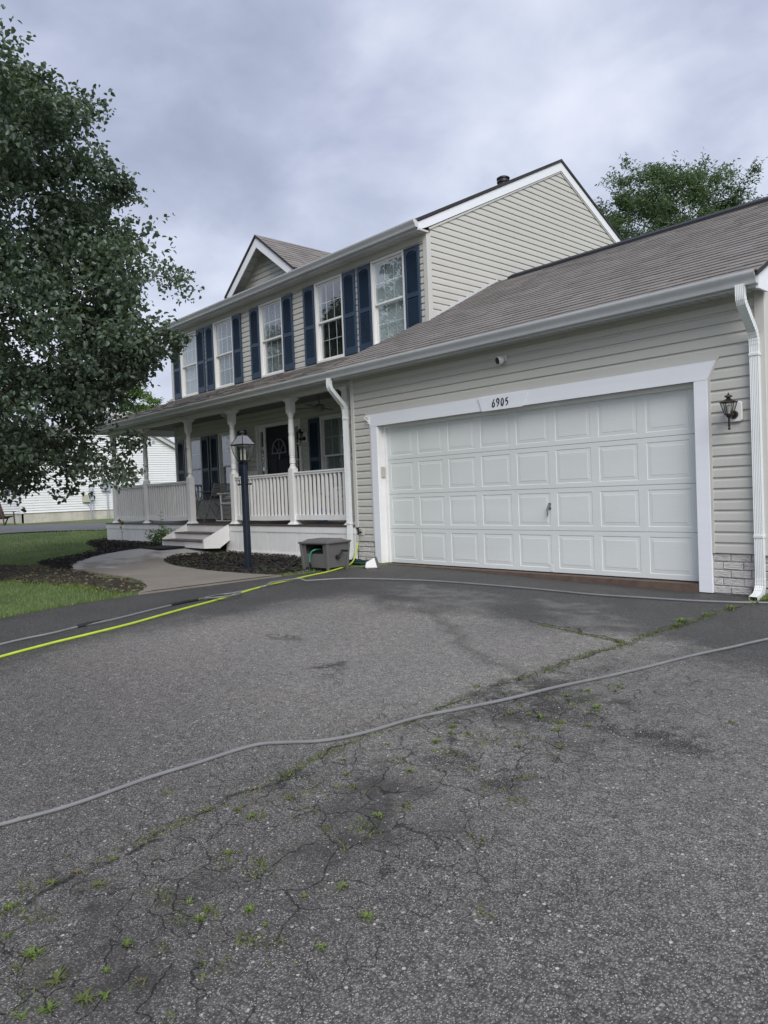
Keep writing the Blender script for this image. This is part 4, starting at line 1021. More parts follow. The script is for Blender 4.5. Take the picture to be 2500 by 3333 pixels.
# --- porch
DZ = 0.585
MB().box(-10.88, GL, -0.025, HF, DZ - 0.03, DZ).box(-10.88, HL, HF, 2.45, DZ - 0.03, DZ).build('porch_deck', 'deck_grey', house)
MB().box(-10.88, HL, HF, 2.4, 0.1, DZ - 0.04).build('deck_frame', 'white_paint', house)
rim = MB().box(-10.875, -6.47, -0.015, 0.02, 0.445, DZ - 0.032).box(-4.60, GL - 0.02, -0.015, 0.02, 0.445, DZ - 0.032).box(-10.875, -10.84, 0.02, 2.4, 0.445, DZ - 0.032).box(-6.47, -4.6, -0.012, 0.02, 0.40, DZ - 0.032)
rim.build('rim_board', 'white_paint', house)
sk = empty_part('porch_skirt', house)
def skirt(x0, x1):
    w = 0.152; x = x0
    while x < x1 - 0.01:
        b_ = min(x + w, x1); zb = g((x + b_) / 2, 0) - 0.03
        MB().box(x + 0.0025, b_ - 0.0025, -0.004 + random.uniform(-0.002, 0.002), 0.018, zb, 0.444).build('skirt_board', 'white_paint', sk)
        x = b_
skirt(-10.86, -6.44); skirt(-4.78, GL - 0.02)
MB().box(-4.80, GL - 0.02, -0.022, -0.007, -0.05, 0.062).build('skirt_base', 'white_paint', house)
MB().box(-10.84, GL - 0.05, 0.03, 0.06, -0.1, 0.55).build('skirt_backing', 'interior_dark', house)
# beam, ceiling
MB().box(PXL + 0.45, GL + 0.0, 0.04, 0.16, 2.862, 3.03).box(PXL + 0.45, PXL + 0.57, 0.16, 2.3, 2.862, 3.03).build('porch_beam', 'white_paint', house)
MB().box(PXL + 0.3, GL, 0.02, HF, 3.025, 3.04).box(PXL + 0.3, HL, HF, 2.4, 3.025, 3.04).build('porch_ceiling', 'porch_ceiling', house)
MB().box(PXL + 0.02, PXL + 0.3, -0.2, 2.4, 2.93, 2.945).box(PXL + 0.0, PXL + 0.02, -0.3, 2.4, 2.915, 3.045).build('side_soffit', 'soffit', house)
# columns
def make_column():
    s = 0.063; K = 1.25; c = MB()
    c.box(-s, s, -s, s, 0.0, 1.01)
    def chamf(z0, z1, r0, r1):   # square to round
        o = len(c.v); n = 16
        for (z, f) in ((z0, 0.0), (z1, 1.0)):
            for k in range(n):
                q = 2 * math.pi * (k + 0.5) / n; cx_, sy_ = math.cos(q), math.sin(q); sc = min(1 / abs(cx_), 1 / abs(sy_)); rr = r0 * sc * (1 - f) + r1 * f
                c.v.append((rr * cx_, rr * sy_, z))
        for k in range(n): c.f.append((o + k, o + (k + 1) % n, o + n + (k + 1) % n, o + n + k))
    chamf(1.01, 1.06, s, 0.040 * K)
    c.lathe([(a_ * K, b_) for a_, b_ in [(0.040, 1.06), (0.042, 1.075), (0.032, 1.09), (0.045, 1.11), (0.043, 1.19), (0.036, 1.20), (0.046, 1.215), (0.036, 1.23), (0.046, 1.26), (0.0455, 1.5), (0.047, 1.60), (0.036, 1.61), (0.047, 1.625), (0.036, 1.64), (0.0455, 1.655), (0.042, 1.80), (0.040, 1.90), (0.032, 1.91), (0.044, 1.925), (0.034, 1.94), (0.040, 1.955), (0.040, 1.965)]], 18)
    c.box(-s, s, -s, s, 2.02, 2.225); o = len(c.v)
    n = 16
    for (z, f) in ((2.02, 0.0), (1.965, 1.0)):
        for k in range(n):
            q = 2 * math.pi * (k + 0.5) / n; cx_, sy_ = math.cos(q), math.sin(q); sc = min(1 / abs(cx_), 1 / abs(sy_)); rr = s * sc * (1 - f) + 0.040 * K * f
            c.v.append((rr * cx_, rr * sy_, z))
    for k in range(n): c.f.append((o + k, o + (k + 1) % n, o + n + (k + 1) % n, o + n + k))
    col = link('porch_column', c.mesh('porch_column', 'white_paint', smooth=True))
    link('base', MB().hexa([(-0.105, -0.105, 0.0), (0.105, -0.105, 0.0), (0.105, 0.105, 0.0), (-0.105, 0.105, 0.0), (-0.070, -0.070, 0.045), (0.070, -0.070, 0.045), (0.070, 0.070, 0.045), (-0.070, 0.070, 0.045)]).mesh('base', 'white_paint', bevel=0.004), col)
    link('capital', MB().hexa([(-0.066, -0.066, 2.21), (0.066, -0.066, 2.21), (0.066, 0.066, 2.21), (-0.066, 0.066, 2.21), (-0.112, -0.112, 2.262), (0.112, -0.112, 2.262), (0.112, 0.112, 2.262), (-0.112, 0.112, 2.262)]).box(-0.115, 0.115, -0.115, 0.115, 2.262, 2.276).mesh('capital', 'white_paint'), col)
    return col
cproto = make_column(); CX = [-10.42, -8.56, -6.36, -4.53, -2.50, -0.90]; CY = 0.10
cols = [(x, CY) for x in CX] + [(-10.42, 2.05)]
for k, (x, y) in enumerate(cols):
    o = cproto if k == 0 else copy_tree(cproto)
    o.parent = house; o.location = Vector((x, y, DZ)) - hl
# railings
balm = MB().box(-0.019, 0.019, -0.019, 0.019, 0.0, 1.0).mesh('baluster', 'white_paint')
def railing(p0, p1, sag=0.0, n=None):
    p0, p1 = Vector((*p0, 0)), Vector((*p1, 0)); L = (p1 - p0).length; d_ = (p1 - p0) / L; nrm = Vector((-d_.y, d_.x, 0))
    def strip(w, zl, zh, sg):
        mb = MB(); N = 12
        for k in range(N):
            ta, tb = k / N, (k + 1) / N; za, zb = -sg * 4 * ta * (1 - ta), -sg * 4 * tb * (1 - tb); A, B_ = p0 + d_ * L * ta, p0 + d_ * L * tb
            mb.hexa([tuple(A - nrm * w) [:2] + (zl + za,), tuple(B_ - nrm * w)[:2] + (zl + zb,), tuple(B_ + nrm * w)[:2] + (zl + zb,), tuple(A + nrm * w)[:2] + (zl + za,), tuple(A - nrm * w)[:2] + (zh + za,), tuple(B_ - nrm * w)[:2] + (zh + zb,), tuple(B_ + nrm * w)[:2] + (zh + zb,), tuple(A + nrm * w)[:2] + (zh + za,)])
        return mb
    top = strip(0.042, 1.508, 1.532, sag * 0.4); top2 = strip(0.028, 1.470, 1.5079, sag * 0.4); top.add(top2.v, top2.f)
    rl = top.build('porch_railing', 'white_paint', house)
    strip(0.026, 0.665, 0.755, sag).build('bottom_rail', 'white_paint', rl)
    n = n or int(round(L / 0.119)); pad = (L - (n - 1) * 0.117) / 2
    for k in range(n):
        t = pad + k * 0.117; q = p0 + d_ * t; u = t / L; zb = 0.755 - sag * 4 * u * (1 - u)
        link('baluster', balm, rl, Vector((q.x, q.y, zb)) - hl).scale = (1, 1, 1.471 - zb)
hc = 0.063
railing((CX[4] + hc, CY), (CX[5] - hc, CY)); railing((CX[3] + hc, CY), (CX[4] - hc, CY), 0.012)
railing((CX[1] + hc, CY), (CX[2] - hc, CY), 0.03); railing((CX[0] + hc, CY), (CX[1] - hc, CY), 0.03)
railing((-10.42, CY + hc), (-10.42, 2.0), 0.02)
# steps
SX0, SX1 = -6.42, -4.62
for x in (SX0, SX1 - 0.035):
    MB().prism([(-0.016, DZ - 0.005), (-0.60, 0.305), (-0.60, 0.135), (-0.25, 0.115), (-0.016, 0.26)], 'x', x, x + 0.035).build('step_stringer', 'white_paint', house)
MB().box(SX0 + 0.035, SX1 - 0.035, -0.595, -0.575, 0.135, 0.268).box(SX0 + 0.035, SX1 - 0.035, -0.31, -0.29, 0.28, 0.405).build('step_riser', 'white_paint', house)
for y0, y1, zt in ((-0.625, -0.312, 0.285), (-0.33, -0.02, 0.42)):
    xa, xb = SX0 + 0.036, SX1 - 0.036
    for k in range(2):
        ya = y0 + (y1 - y0) * k / 2 + 0.003; yb = y0 + (y1 - y0) * (k + 1) / 2 - 0.003
        MB().box(xa, xb, ya, yb, zt - 0.03, zt).build('step_tread', 'tread_brown', house, bevel=0.004)
# porch ceiling light
MB().lathe([(0.0, 0.0), (0.12, 0.0), (0.13, -0.03), (0.10, -0.09), (0.04, -0.12), (0.0, -0.125)][::-1], 16, (-6.0, 0.85, 3.024)).build('ceiling_light', 'frosted', house, smooth=True)

# --- downspouts
def downspout(x, zbot, kick, label):
    w, dpt = 0.040, 0.030
    path = [(-0.365, 2.95), (-0.365, 2.86)]
    path += [(-0.365 + 0.09 * (1 - math.cos(t)), 2.86 - 0.12 * math.sin(t)) for t in np.linspace(0.2, 1.0, 5)]
    path += [(-0.16, 2.60), (-0.10, 2.545), (-0.065, 2.48), (-0.058, 2.40), (-0.058, 1.6), (-0.058, zbot + 0.22)]
    path += [(-0.065, zbot + 0.14), (-0.10, zbot + 0.075), (-0.16, zbot + 0.045), (-0.16 - kick, zbot + 0.03)]
    mb = MB(); prof = []
    nx = 5
    for k in range(nx * 2 + 1): prof.append((-w + 2 * w * k / (nx * 2), -dpt + (0.004 if k % 2 else 0)))
    for k in range(nx * 2 + 1): prof.append((w - 2 * w * k / (nx * 2), dpt))
    # densify elbows for crimps
    P = []
    for i in range(len(path) - 1):
        a, b_ = np.array(path[i]), np.array(path[i + 1]); L = np.linalg.norm(b_ - a); n_ = max(1, int(L / 0.018)) if L < 0.35 else 2
        for k in range(n_): P.append(tuple(a + (b_ - a) * k / n_))
    P.append(path[-1]); n = len(prof); o = 0
    for i, (y, z_) in enumerate(P):
        a = np.array(P[max(i - 1, 0)]); b_ = np.array(P[min(i + 1, len(P) - 1)]); t = (b_ - a) / np.linalg.norm(b_ - a); nrm = np.array([t[1], -t[0]])
        curved = abs(t[0]) > 0.05 and abs(t[0]) < 0.98; sc = 1 + (0.055 if (curved and i % 2) else 0)
        for (u, d_) in prof: mb.v.append((x + u * sc, y - nrm[0] * d_ * sc, z_ - nrm[1] * d_ * sc))
        if i:
            for k in range(n): mb.f.append((o - n + k, o - n + (k + 1) % n, o + (k + 1) % n, o + k))
        o += n
    dsp = mb.build('downspout', 'downspout_white', house)
    for z_ in (2.30, 0.62 + zbot):
        MB().box(x - 0.048, x + 0.048, -0.094, -0.022, z_, z_ + 0.032).build('strap', 'downspout_white', dsp, bevel=0.004)
    return dsp
downspout(5.565, -0.12, 0.10, ''); downspout(-0.77, -0.02, 0.12, '')
# spigot on the garage wall
sp = MB(); sp.box(-0.60, -0.46, -0.024, 0.0, 0.42, 0.53); sp.build('spigot_plate', 'siding_trim', house, bevel=0.008)
spg = MB().tube([(-0.53, -0.02, 0.475), (-0.53, -0.09, 0.475)], 0.014, 8).tube([(-0.53, -0.075, 0.475), (-0.53, -0.10, 0.44)], 0.016, 8).tube([(-0.53, -0.075, 0.475), (-0.53, -0.075, 0.515)], 0.008, 8)
spg.lathe([(0.03, 0), (0.034, 0.006), (0.03, 0.012)], 8, (-0.53, -0.075, 0.512)); spo = spg.build('spigot', 'bronze', house, smooth=True)
# flag bracket on the lintel's left end
MB().box(-0.265, -0.215, -0.040, -0.0325, 2.18, 2.30).tube([(-0.24, -0.035, 2.22), (-0.255, -0.11, 2.28)], 0.014, 8).tube([(-0.24, -0.035, 2.26), (-0.225, -0.10, 2.30)], 0.012, 8).build('flag_bracket', 'white_paint', house)

# house number board
nb = root('house_number_sign', (2.40, -0.032, 2.125), 0, 'white keystone board with black numerals 6905 over the garage door', 'sign')
link('board', MB().prism([(-0.39, 0.19), (0.407, 0.19), (0.33, 0.0), (-0.325, 0.0)], 'y', -0.022, -0.0005).mesh('board', 'white_trim', bevel=0.002), nb)
DG = {'6': [[(0.62, 1.0), (0.40, 0.82), (0.16, 0.52), (0.06, 0.28), (0.12, 0.08), (0.34, 0.0), (0.58, 0.07), (0.70, 0.25), (0.64, 0.44), (0.46, 0.53), (0.36, 0.48)]],
      '9': [[(0.36, 0.48), (0.24, 0.50), (0.06, 0.64), (0.03, 0.82), (0.18, 0.97), (0.42, 1.0), (0.62, 0.88), (0.68, 0.66), (0.56, 0.36), (0.36, 0.12), (0.18, 0.0)]],
      '0': [[(0.36 + 0.31 * math.sin(t), 0.5 + 0.48 * math.cos(t)) for t in np.linspace(0, 6.2832, 21)]],
      '5': [[(0.62, 1.0), (0.42, 0.92), (0.18, 0.90), (0.12, 0.72), (0.08, 0.58), (0.30, 0.60), (0.54, 0.52), (0.62, 0.32), (0.46, 0.12), (0.14, 0.0)]]}
for k, ch in enumerate('6905'):
    dg_ = MB(); ox = -0.145 + k * 0.0735; H_ = 0.098
    for st in DG[ch]:
        P = spline(st, 4); rr = [0.0075 * (0.75 + 0.45 * math.sin(math.pi * (i / (len(P) - 1)))) for i in range(len(P))]
        dg_.tube([(ox + p[0] * H_ * 0.60 + 0.06 * p[1] * H_, -0.0235, 0.045 + p[1] * H_) for p in P], rr, 8)
    link('numeral', dg_.mesh('numeral', 'digit_black', smooth=True), nb)
# security camera
sc_ = root('security_camera', (2.47, -0.018, 2.775), 0, 'small round white security camera on the siding above the garage door', 'camera')
d0 = Vector((-0.35, -0.85, -0.25)).normalized()
link('mount', MB().tube([(0, 0, 0), (0, -0.02, 0)], 0.04, 16).tube([(0, -0.01, 0), tuple(d0 * 0.06)], 0.016, 8).mesh('mount', 'plastic_white', smooth=True), sc_)
link('body', MB().tube([tuple(d0 * 0.045), tuple(d0 * 0.055), tuple(d0 * 0.115), tuple(d0 * 0.122)], [0.040, 0.052, 0.054, 0.052], 20).mesh('body', 'plastic_white', smooth=True), sc_)
link('lens', MB().tube([tuple(d0 * 0.1215), tuple(d0 * 0.127)], [0.047, 0.043], 20).mesh('lens', 'black_metal', smooth=True), sc_)

# wall lanterns
def make_lantern(label):
    """origin on the wall, outward -y"""
    r = root('wall_lantern', (0, 0, 0), 0, label, 'lamp', 'wall lanterns of the house')
    link('backplate', MB().prism([(-0.065, -0.10), (0.065, -0.10), (0.085, -0.08), (0.085, 0.11), (0.065, 0.13), (-0.065, 0.13), (-0.085, 0.11), (-0.085, -0.08)], 'y', -0.030, 0.0).mesh('backplate', 'white_paint', bevel=0.006), r)
    f = MB(); cy = -0.15
    f.lathe([(0.0, -0.20), (0.010, -0.195), (0.014, -0.18), (0.008, -0.165), (0.012, -0.15), (0.012, -0.06), (0.026, -0.05), (0.03, -0.035), (0.03, -0.02)], 12, (0, cy, 0))
    f.tube([(0, -0.03, -0.02), (0, -0.06, -0.02)], [0.05, 0.045], 16)
    f.tube([(0, -0.05, -0.02), (0, -0.09, -0.05), (0, cy, -0.06)], 0.012, 8)
    # cage
    rb, rt = 0.042, 0.080; z0, z1 = -0.02, 0.11
    for k in range(6):
        q = 2 * math.pi * (k + 0.5) / 6; c_, s_ = math.cos(q), math.sin(q)
        f.tube([(rb * c_, cy + rb * s_, z0), (rt * c_, cy + rt * s_, z1)], 0.0045, 5)
    f.lathe([(0.046, z0 - 0.006), (0.046, z0 + 0.006)], 6, (0, cy, 0), 0.5)
    f.lathe([(0.084, z1), (0.088, z1 + 0.006), (0.084, z1 + 0.012), (0.055, z1 + 0.028), (0.030, z1 + 0.042), (0.018, z1 + 0.055), (0.022, z1 + 0.06), (0.040, z1 + 0.068), (0.038, z1 + 0.08), (0.015, z1 + 0.092), (0.006, z1 + 0.10), (0.008, z1 + 0.106), (0.0, z1 + 0.12)], 6, (0, cy, 0), 0.5)
    for k in range(6):
        q = 2 * math.pi * (k + 0.5) / 6; f.tube([(0.082 * math.cos(q), cy + 0.082 * math.sin(q), z1 + 0.01), (0.084 * math.cos(q), cy + 0.084 * math.sin(q), z1 + 0.026)], [0.005, 0.002], 5)
    link('lantern_frame', f.mesh('lantern_frame', 'bronze'), r)
    link('glass', MB().lathe([(rb - 0.003, z0), (rt - 0.004, z1)], 6, (0, cy, 0), 0.5).mesh('glass', 'lamp_glass'), r)
    link('bulb', MB().lathe([(0.012, -0.015), (0.015, 0.02), (0.026, 0.05), (0.024, 0.075), (0.0, 0.09)], 12, (0, cy, 0)).mesh('bulb', 'frosted', smooth=True), r)
    return r
wl1 = make_lantern('dark bronze wall lantern on the siding right of the garage door'); wl1.location = (5.345, -0.0225, 1.762); wl1.scale = (0.96, 0.96, 0.88)
wl2 = copy_tree(wl1); wl2['label'] = 'dark wall lantern right of the navy front door, under the porch'; wl2.location = (-3.93, HF - 0.0225, 2.30)
wl3 = copy_tree(wl1); wl3['label'] = 'dark wall lantern left of the navy front door, behind the lamp post'; wl3.location = (-6.02, HF - 0.0225, 2.30)

# ------------------------------------------------------------------ lamp post
px, py = -1.29, -1.68; pz = g(px, py)
lp = root('lamp_post', (px, py, pz - 0.05), R(12), 'dark navy lamp post with glass lantern in the mulch bed before the porch', 'lamp post')
pzz = 0.05
link('post', MB().box(-0.043, 0.043, -0.043, 0.043, 0.0, 1.615 + pzz).box(-0.034, 0.034, -0.034, 0.034, 1.615 + pzz, 1.665 + pzz).mesh('post', 'post_navy', bevel=0.008), lp)
link('crossbar', MB().tube([(-0.13, 0, 1.31 + pzz), (0.13, 0, 1.31 + pzz)], 0.010, 8).lathe([(0.014, 0), (0.014, 0.03)], 8, (-0.135, 0, 1.295 + pzz)).lathe([(0.014, 0), (0.014, 0.03)], 8, (0.135, 0, 1.295 + pzz)).mesh('crossbar', 'black_metal', smooth=True), lp)
ZB = 1.67 + pzz; cage = [(0.065, 0.0), (0.090, 0.06), (0.112, 0.13), (0.124, 0.20), (0.122, 0.235)]
fm = MB()
for sx_, sy_ in ((1, 1), (1, -1), (-1, 1), (-1, -1)):
    fm.tube([(r_ * sx_ * 0.97, r_ * sy_ * 0.97, ZB + z_) for r_, z_ in cage], 0.0055, 5)
    fm.tube([(0.128 * sx_, 0.128 * sy_, ZB + 0.245), (0.085 * sx_, 0.085 * sy_, ZB + 0.325), (0.05 * sx_, 0.05 * sy_, ZB + 0.385)], 0.006, 5)
for sx_, sy_ in ((1, 0), (-1, 0), (0, 1), (0, -1)):
    fm.tube([(r_ * sx_, r_ * sy_, ZB + z_) for r_, z_ in cage], 0.0035, 5)
fm.box(-0.07, 0.07, -0.07, 0.07, ZB - 0.01, ZB + 0.006)
fm.hexa([(-0.138, -0.138, ZB + 0.228), (0.138, -0.138, ZB + 0.228), (0.138, 0.138, ZB + 0.228), (-0.138, 0.138, ZB + 0.228), (-0.128, -0.128, ZB + 0.25), (0.128, -0.128, ZB + 0.25), (0.128, 0.128, ZB + 0.25), (-0.128, 0.128, ZB + 0.25)])
fm.lathe([(0.055, ZB + 0.375), (0.05, ZB + 0.39), (0.03, ZB + 0.40), (0.03, ZB + 0.412), (0.045, ZB + 0.42), (0.045, ZB + 0.435), (0.02, ZB + 0.455), (0.008, ZB + 0.462), (0.006, ZB + 0.49), (0.0, ZB + 0.50)], 12)
link('lantern_frame', fm.mesh('lantern_frame', 'black_metal'), lp)
gm = MB()
for i in range(len(cage) - 1):
    (r0, z0), (r1, z1) = cage[i], cage[i + 1]
    gm.add([(-r0, -r0, ZB + z0), (r0, -r0, ZB + z0), (r0, r0, ZB + z0), (-r0, r0, ZB + z0), (-r1, -r1, ZB + z1), (r1, -r1, ZB + z1), (r1, r1, ZB + z1), (-r1, r1, ZB + z1)], [(0, 1, 5, 4), (1, 2, 6, 5), (2, 3, 7, 6), (3, 0, 4, 7)])
link('glass', gm.mesh('glass', 'lamp_glass'), lp)
rf_ = MB().add([(-0.126, -0.126, ZB + 0.25), (0.126, -0.126, ZB + 0.25), (0.126, 0.126, ZB + 0.25), (-0.126, 0.126, ZB + 0.25), (-0.05, -0.05, ZB + 0.38), (0.05, -0.05, ZB + 0.38), (0.05, 0.05, ZB + 0.38), (-0.05, 0.05, ZB + 0.38)], [(0, 1, 5, 4), (1, 2, 6, 5), (2, 3, 7, 6), (3, 0, 4, 7)])
link('roof_glass', rf_.mesh('roof_glass', 'lamp_roof_sky_grey'), lp)
for k in range(3):
    q = 2 * math.pi * k / 3; bx_, by_ = 0.035 * math.cos(q), 0.035 * math.sin(q)
    link('candle', MB().lathe([(0.013, 0.0), (0.013, 0.10), (0.010, 0.105), (0.016, 0.125), (0.013, 0.15), (0.002, 0.18), (0, 0.18)], 10, (bx_, by_, ZB + 0.01)).mesh('candle', 'frosted', smooth=True), lp)

# ------------------------------------------------------------------ hose reel box
hr = root('hose_reel_box', (-0.085, -1.12, g(0, -1.1)), R(8), 'grey plastic hose reel box beside the porch downspout', 'hose reel')
hb = MB(); w0, w1, d0_, d1_, H_ = 0.23, 0.255, 0.19, 0.215, 0.40
def ring(z, wv, dv): return [(-wv, -dv, z), (wv, -dv, z), (wv, dv, z), (-wv, dv, z)]
# walls with an opening in the front face
t = 0.012
hb.hexa([(-w0, d0_ - t, 0.05), (w0, d0_ - t, 0.05), (w0, d0_, 0.05), (-w0, d0_, 0.05), (-w1, d1_ - t, H_), (w1, d1_ - t, H_), (w1, d1_, H_), (-w1, d1_, H_)])
for s_ in (-1, 1):
    hb.hexa([(s_ * w0 - t, -d0_, 0.05), (s_ * w0 + t, -d0_, 0.05), (s_ * w0 + t, d0_, 0.05), (s_ * w0 - t, d0_, 0.05), (s_ * w1 - t, -d1_, H_), (s_ * w1 + t, -d1_, H_), (s_ * w1 + t, d1_, H_), (s_ * w1 - t, d1_, H_)])
def fy(z): return -(d0_ + (d1_ - d0_) * (z - 0.05) / (H_ - 0.05))
def fx(z): return w0 + (w1 - w0) * (z - 0.05) / (H_ - 0.05)
def fpanel(x0, x1, z0, z1, o=0.0):
    hb.hexa([(x0, fy(z0) - o, z0), (x1, fy(z0) - o, z0), (x1, fy(z0) + t, z0), (x0, fy(z0) + t, z0), (x0, fy(z1) - o, z1), (x1, fy(z1) - o, z1), (x1, fy(z1) + t, z1), (x0, fy(z1) + t, z1)])
fpanel(-w0, w0, 0.05, 0.255); fpanel(-w1 + 0.012, -0.185, 0.255, H_); fpanel(0.155, w1 - 0.012, 0.255, H_); fpanel(-0.185, 0.155, 0.385, H_)
for sx_ in (-1, 1):                      # corner pilasters and feet
    for sy_ in (-1, 1):
        xa, ya = sx_ * (w0 + 0.008), sy_ * (d0_ + 0.006); xb, yb = sx_ * (w1 + 0.010), sy_ * (d1_ + 0.008)
        hb.hexa([(xa - 0.022, ya - 0.02, 0.0), (xa + 0.022, ya - 0.02, 0.0), (xa + 0.022, ya + 0.02, 0.0), (xa - 0.022, ya + 0.02, 0.0), (xb - 0.022, yb - 0.02, H_), (xb + 0.022, yb - 0.02, H_), (xb + 0.022, yb + 0.02, H_), (xb - 0.022, yb + 0.02, H_)])
hb.box(-w0, w0, -d0_, d0_, 0.05, 0.07)
link('box', hb.mesh('box', 'reel_grey', bevel=0.004), hr)
ld = MB(); ld.box(-0.30, 0.30, -0.255, 0.255, H_, H_ + 0.028)
ld.hexa([(-0.26, -0.21, H_ + 0.028), (0.26, -0.21, H_ + 0.028), (0.26, 0.21, H_ + 0.028), (-0.26, 0.21, H_ + 0.028), (-0.22, -0.14, H_ + 0.062), (0.22, -0.14, H_ + 0.062), (0.22, 0.14, H_ + 0.062), (-0.22, 0.14, H_ + 0.062)])
link('lid', ld.mesh('lid', 'reel_grey', bevel=0.006), hr)
link('reel_drum', MB().tube([(-0.2, 0.02, 0.24), (0.2, 0.02, 0.24)], 0.10, 16).mesh('reel_drum', 'rubber_black', smooth=True), hr)
cr_ = MB(); cr_.tube([(w0 + 0.01, -0.02, 0.20), (w0 + 0.06, -0.02, 0.20)], 0.035, 14).tube([(w0 + 0.055, -0.02, 0.20), (w0 + 0.065, 0.05, 0.28)], 0.016, 8).tube([(w0 + 0.05, 0.055, 0.285), (w0 + 0.16, 0.07, 0.285)], 0.016, 10)
link('crank', cr_.mesh('crank', 'black_metal', smooth=True), hr)
gh = MB().tube(spline([(0.02, -0.10, 0.31), (0.0, -0.20, 0.315), (-0.04, -0.245, 0.28), (-0.06, -0.26, 0.20), (-0.06, -0.262, 0.13)], 5), 0.011, 8)
link('green_hose', gh.mesh('green_hose', 'hose_green', smooth=True), hr)
nz_ = MB().tube([(-0.06, -0.262, 0.14), (-0.06, -0.265, 0.03), (-0.07, -0.285, 0.015)], [0.013, 0.019, 0.016], 8).tube([(-0.045, -0.265, 0.05), (-0.02, -0.28, 0.11)], 0.010, 6)
link('nozzle', nz_.mesh('nozzle', 'rubber_black', smooth=True), hr)
link('nozzle_tip', MB().tube([(-0.07, -0.285, 0.015), (-0.11, -0.30, 0.015)], 0.015, 8).mesh('nozzle_tip', 'steel', smooth=True), hr)
# black inlet hose loop on the mulch
loop = spline([(-0.35, -1.12, 0.10), (-0.48, -1.18, 0.17), (-0.58, -1.32, 0.13), (-0.54, -1.48, 0.045), (-0.40, -1.54, 0.03), (-0.30, -1.42, 0.03)], 6)
tag(MB().tube(loop, 0.011, 8).build('inlet_hose', 'rubber_black', smooth=True), 'thin black hose looping out left of the grey hose reel box', 'hose')
# green splash tray under the left downspout
tr0 = root('splash_tray', (-0.38, -0.34, 0.004), R(8), 'dark green plastic splash tray under the downspout behind the hose reel', 'tray')
tm = MB()
tm.hexa([(-0.30, -0.14, 0.004), (0.30, -0.17, 0.004), (0.30, 0.13, 0.004), (-0.30, 0.13, 0.004), (-0.28, -0.12, 0.02), (0.28, -0.15, 0.02), (0.28, 0.11, 0.02), (-0.28, 0.11, 0.02)])
link('tray_floor', tm.mesh('tray_floor', 'tray_green', bevel=0.004), tr0)
link('rim', MB().tube([(-0.30, -0.14, 0.03), (0.30, -0.17, 0.03), (0.32, 0.0, 0.03), (0.30, 0.13, 0.03), (-0.30, 0.13, 0.03), (-0.30, -0.14, 0.03)], 0.018, 8).mesh('rim', 'tray_green', smooth=True), tr0)
# white plastic wedge by the door's left foot
wg = root('plastic_cap', (0.38, -0.62, g(0.4, -0.6) + 0.004), R(38), 'white plastic cap lying on the asphalt at the left foot of the garage door', 'plastic cap')
wm = MB(); wm.hexa([(-0.10, -0.075, 0.0), (0.10, -0.085, 0.0), (0.10, 0.075, 0.0), (-0.10, 0.06, 0.0), (-0.09, -0.05, 0.085), (0.05, -0.06, 0.155), (0.05, 0.06, 0.155), (-0.09, 0.045, 0.085)])
link('body', wm.mesh('body', 'plastic_white', bevel=0.015), wg)
link('collar', MB().hexa([(0.092, -0.087, 0.0), (0.106, -0.088, 0.0), (0.106, 0.078, 0.0), (0.092, 0.077, 0.0), (0.044, -0.054, 0.16), (0.056, -0.056, 0.163), (0.056, 0.056, 0.163), (0.044, 0.054, 0.16)]).mesh('collar', 'reel_grey'), wg)
link('stub', MB().tube([(-0.085, -0.03, 0.02), (-0.125, -0.045, 0.012)], 0.012, 8).mesh('stub', 'rubber_black'), wg)
# doormat at the steps
dmz = walkz(-5.9, -0.9)
mt_ = root('doormat', (-5.85, -0.88, dmz + 0.012), R(2), 'dark ribbed doormat at the foot of the porch steps', 'doormat')
mm = MB().box(-0.45, 0.45, -0.29, 0.29, 0.0, 0.010)
for k in range(26): mm.box(-0.43 + k * 0.0335, -0.43 + k * 0.0335 + 0.02, -0.27, 0.27, 0.010, 0.016)
link('mat', mm.mesh('mat', 'mat_dark'), mt_)

# ------------------------------------------------------------------ hoses on the drive
def hose_path(pts, r, n=5):
    P = spline(pts, n); return [(x, y, drz(x, y) + r) for x, y in P]
YH = [(2.6, -8.6), (2.25, -7.2), (1.95, -6.3), (1.88, -5.67), (1.86, -5.27), (1.78, -4.82), (1.53, -4.2), (1.26, -3.62), (0.85, -2.87), (0.49, -1.98), (0.29, -1.40)]
yp = hose_path(YH, 0.0117)
yp += spline([yp[-1], (0.12, -0.98, 0.03), (-0.12, -0.60, 0.05), (-0.33, -0.34, 0.13), (-0.47, -0.17, 0.26), (-0.505, -0.125, 0.345)], 6)[1:]
yh = root('yellow_hose', (0.0, -2.5, 0), 0, 'bright yellow-green garden hose running from the spigot across the driveway', 'hose', world_coords=True)
MB().tube(yp, 0.0115, 10).build('hose', 'hose_yellow', yh, smooth=True)
MB().tube([(-0.50, -0.13, 0.33), (-0.53, -0.10, 0.43)], [0.021, 0.017], 10).build('hose_connector', 'chair_metal', yh, smooth=True)
GA = [(5.2, -9.0), (4.95, -7.6), (4.93, -7.0), (4.98, -6.82), (5.06, -6.60), (5.12, -6.26), (5.18, -6.04), (5.215, -5.86), (5.26, -5.73), (5.36, -5.64), (5.50, -5.52), (5.60, -5.33), (5.67, -5.02), (5.77, -4.78), (5.87, -4.5), (5.945, -4.16), (6.04, -3.79), (6.12, -3.4), (6.20, -2.93), (6.29, -2.56), (6.38, -2.15), (6.6, -1.4), (6.9, -0.4)]
tag(MB().tube(hose_path(GA, 0.0092), 0.0092, 10).build('pressure_hose', 'hose_grey', smooth=True), 'long pale grey hose crossing the foreground of the driveway', 'hose')
gh_ = root('pressure_hose', (1.2, -3.8, 0), 0, 'grey hose with black sleeves and a loop, running along the garage apron', 'hose', world_coords=True)
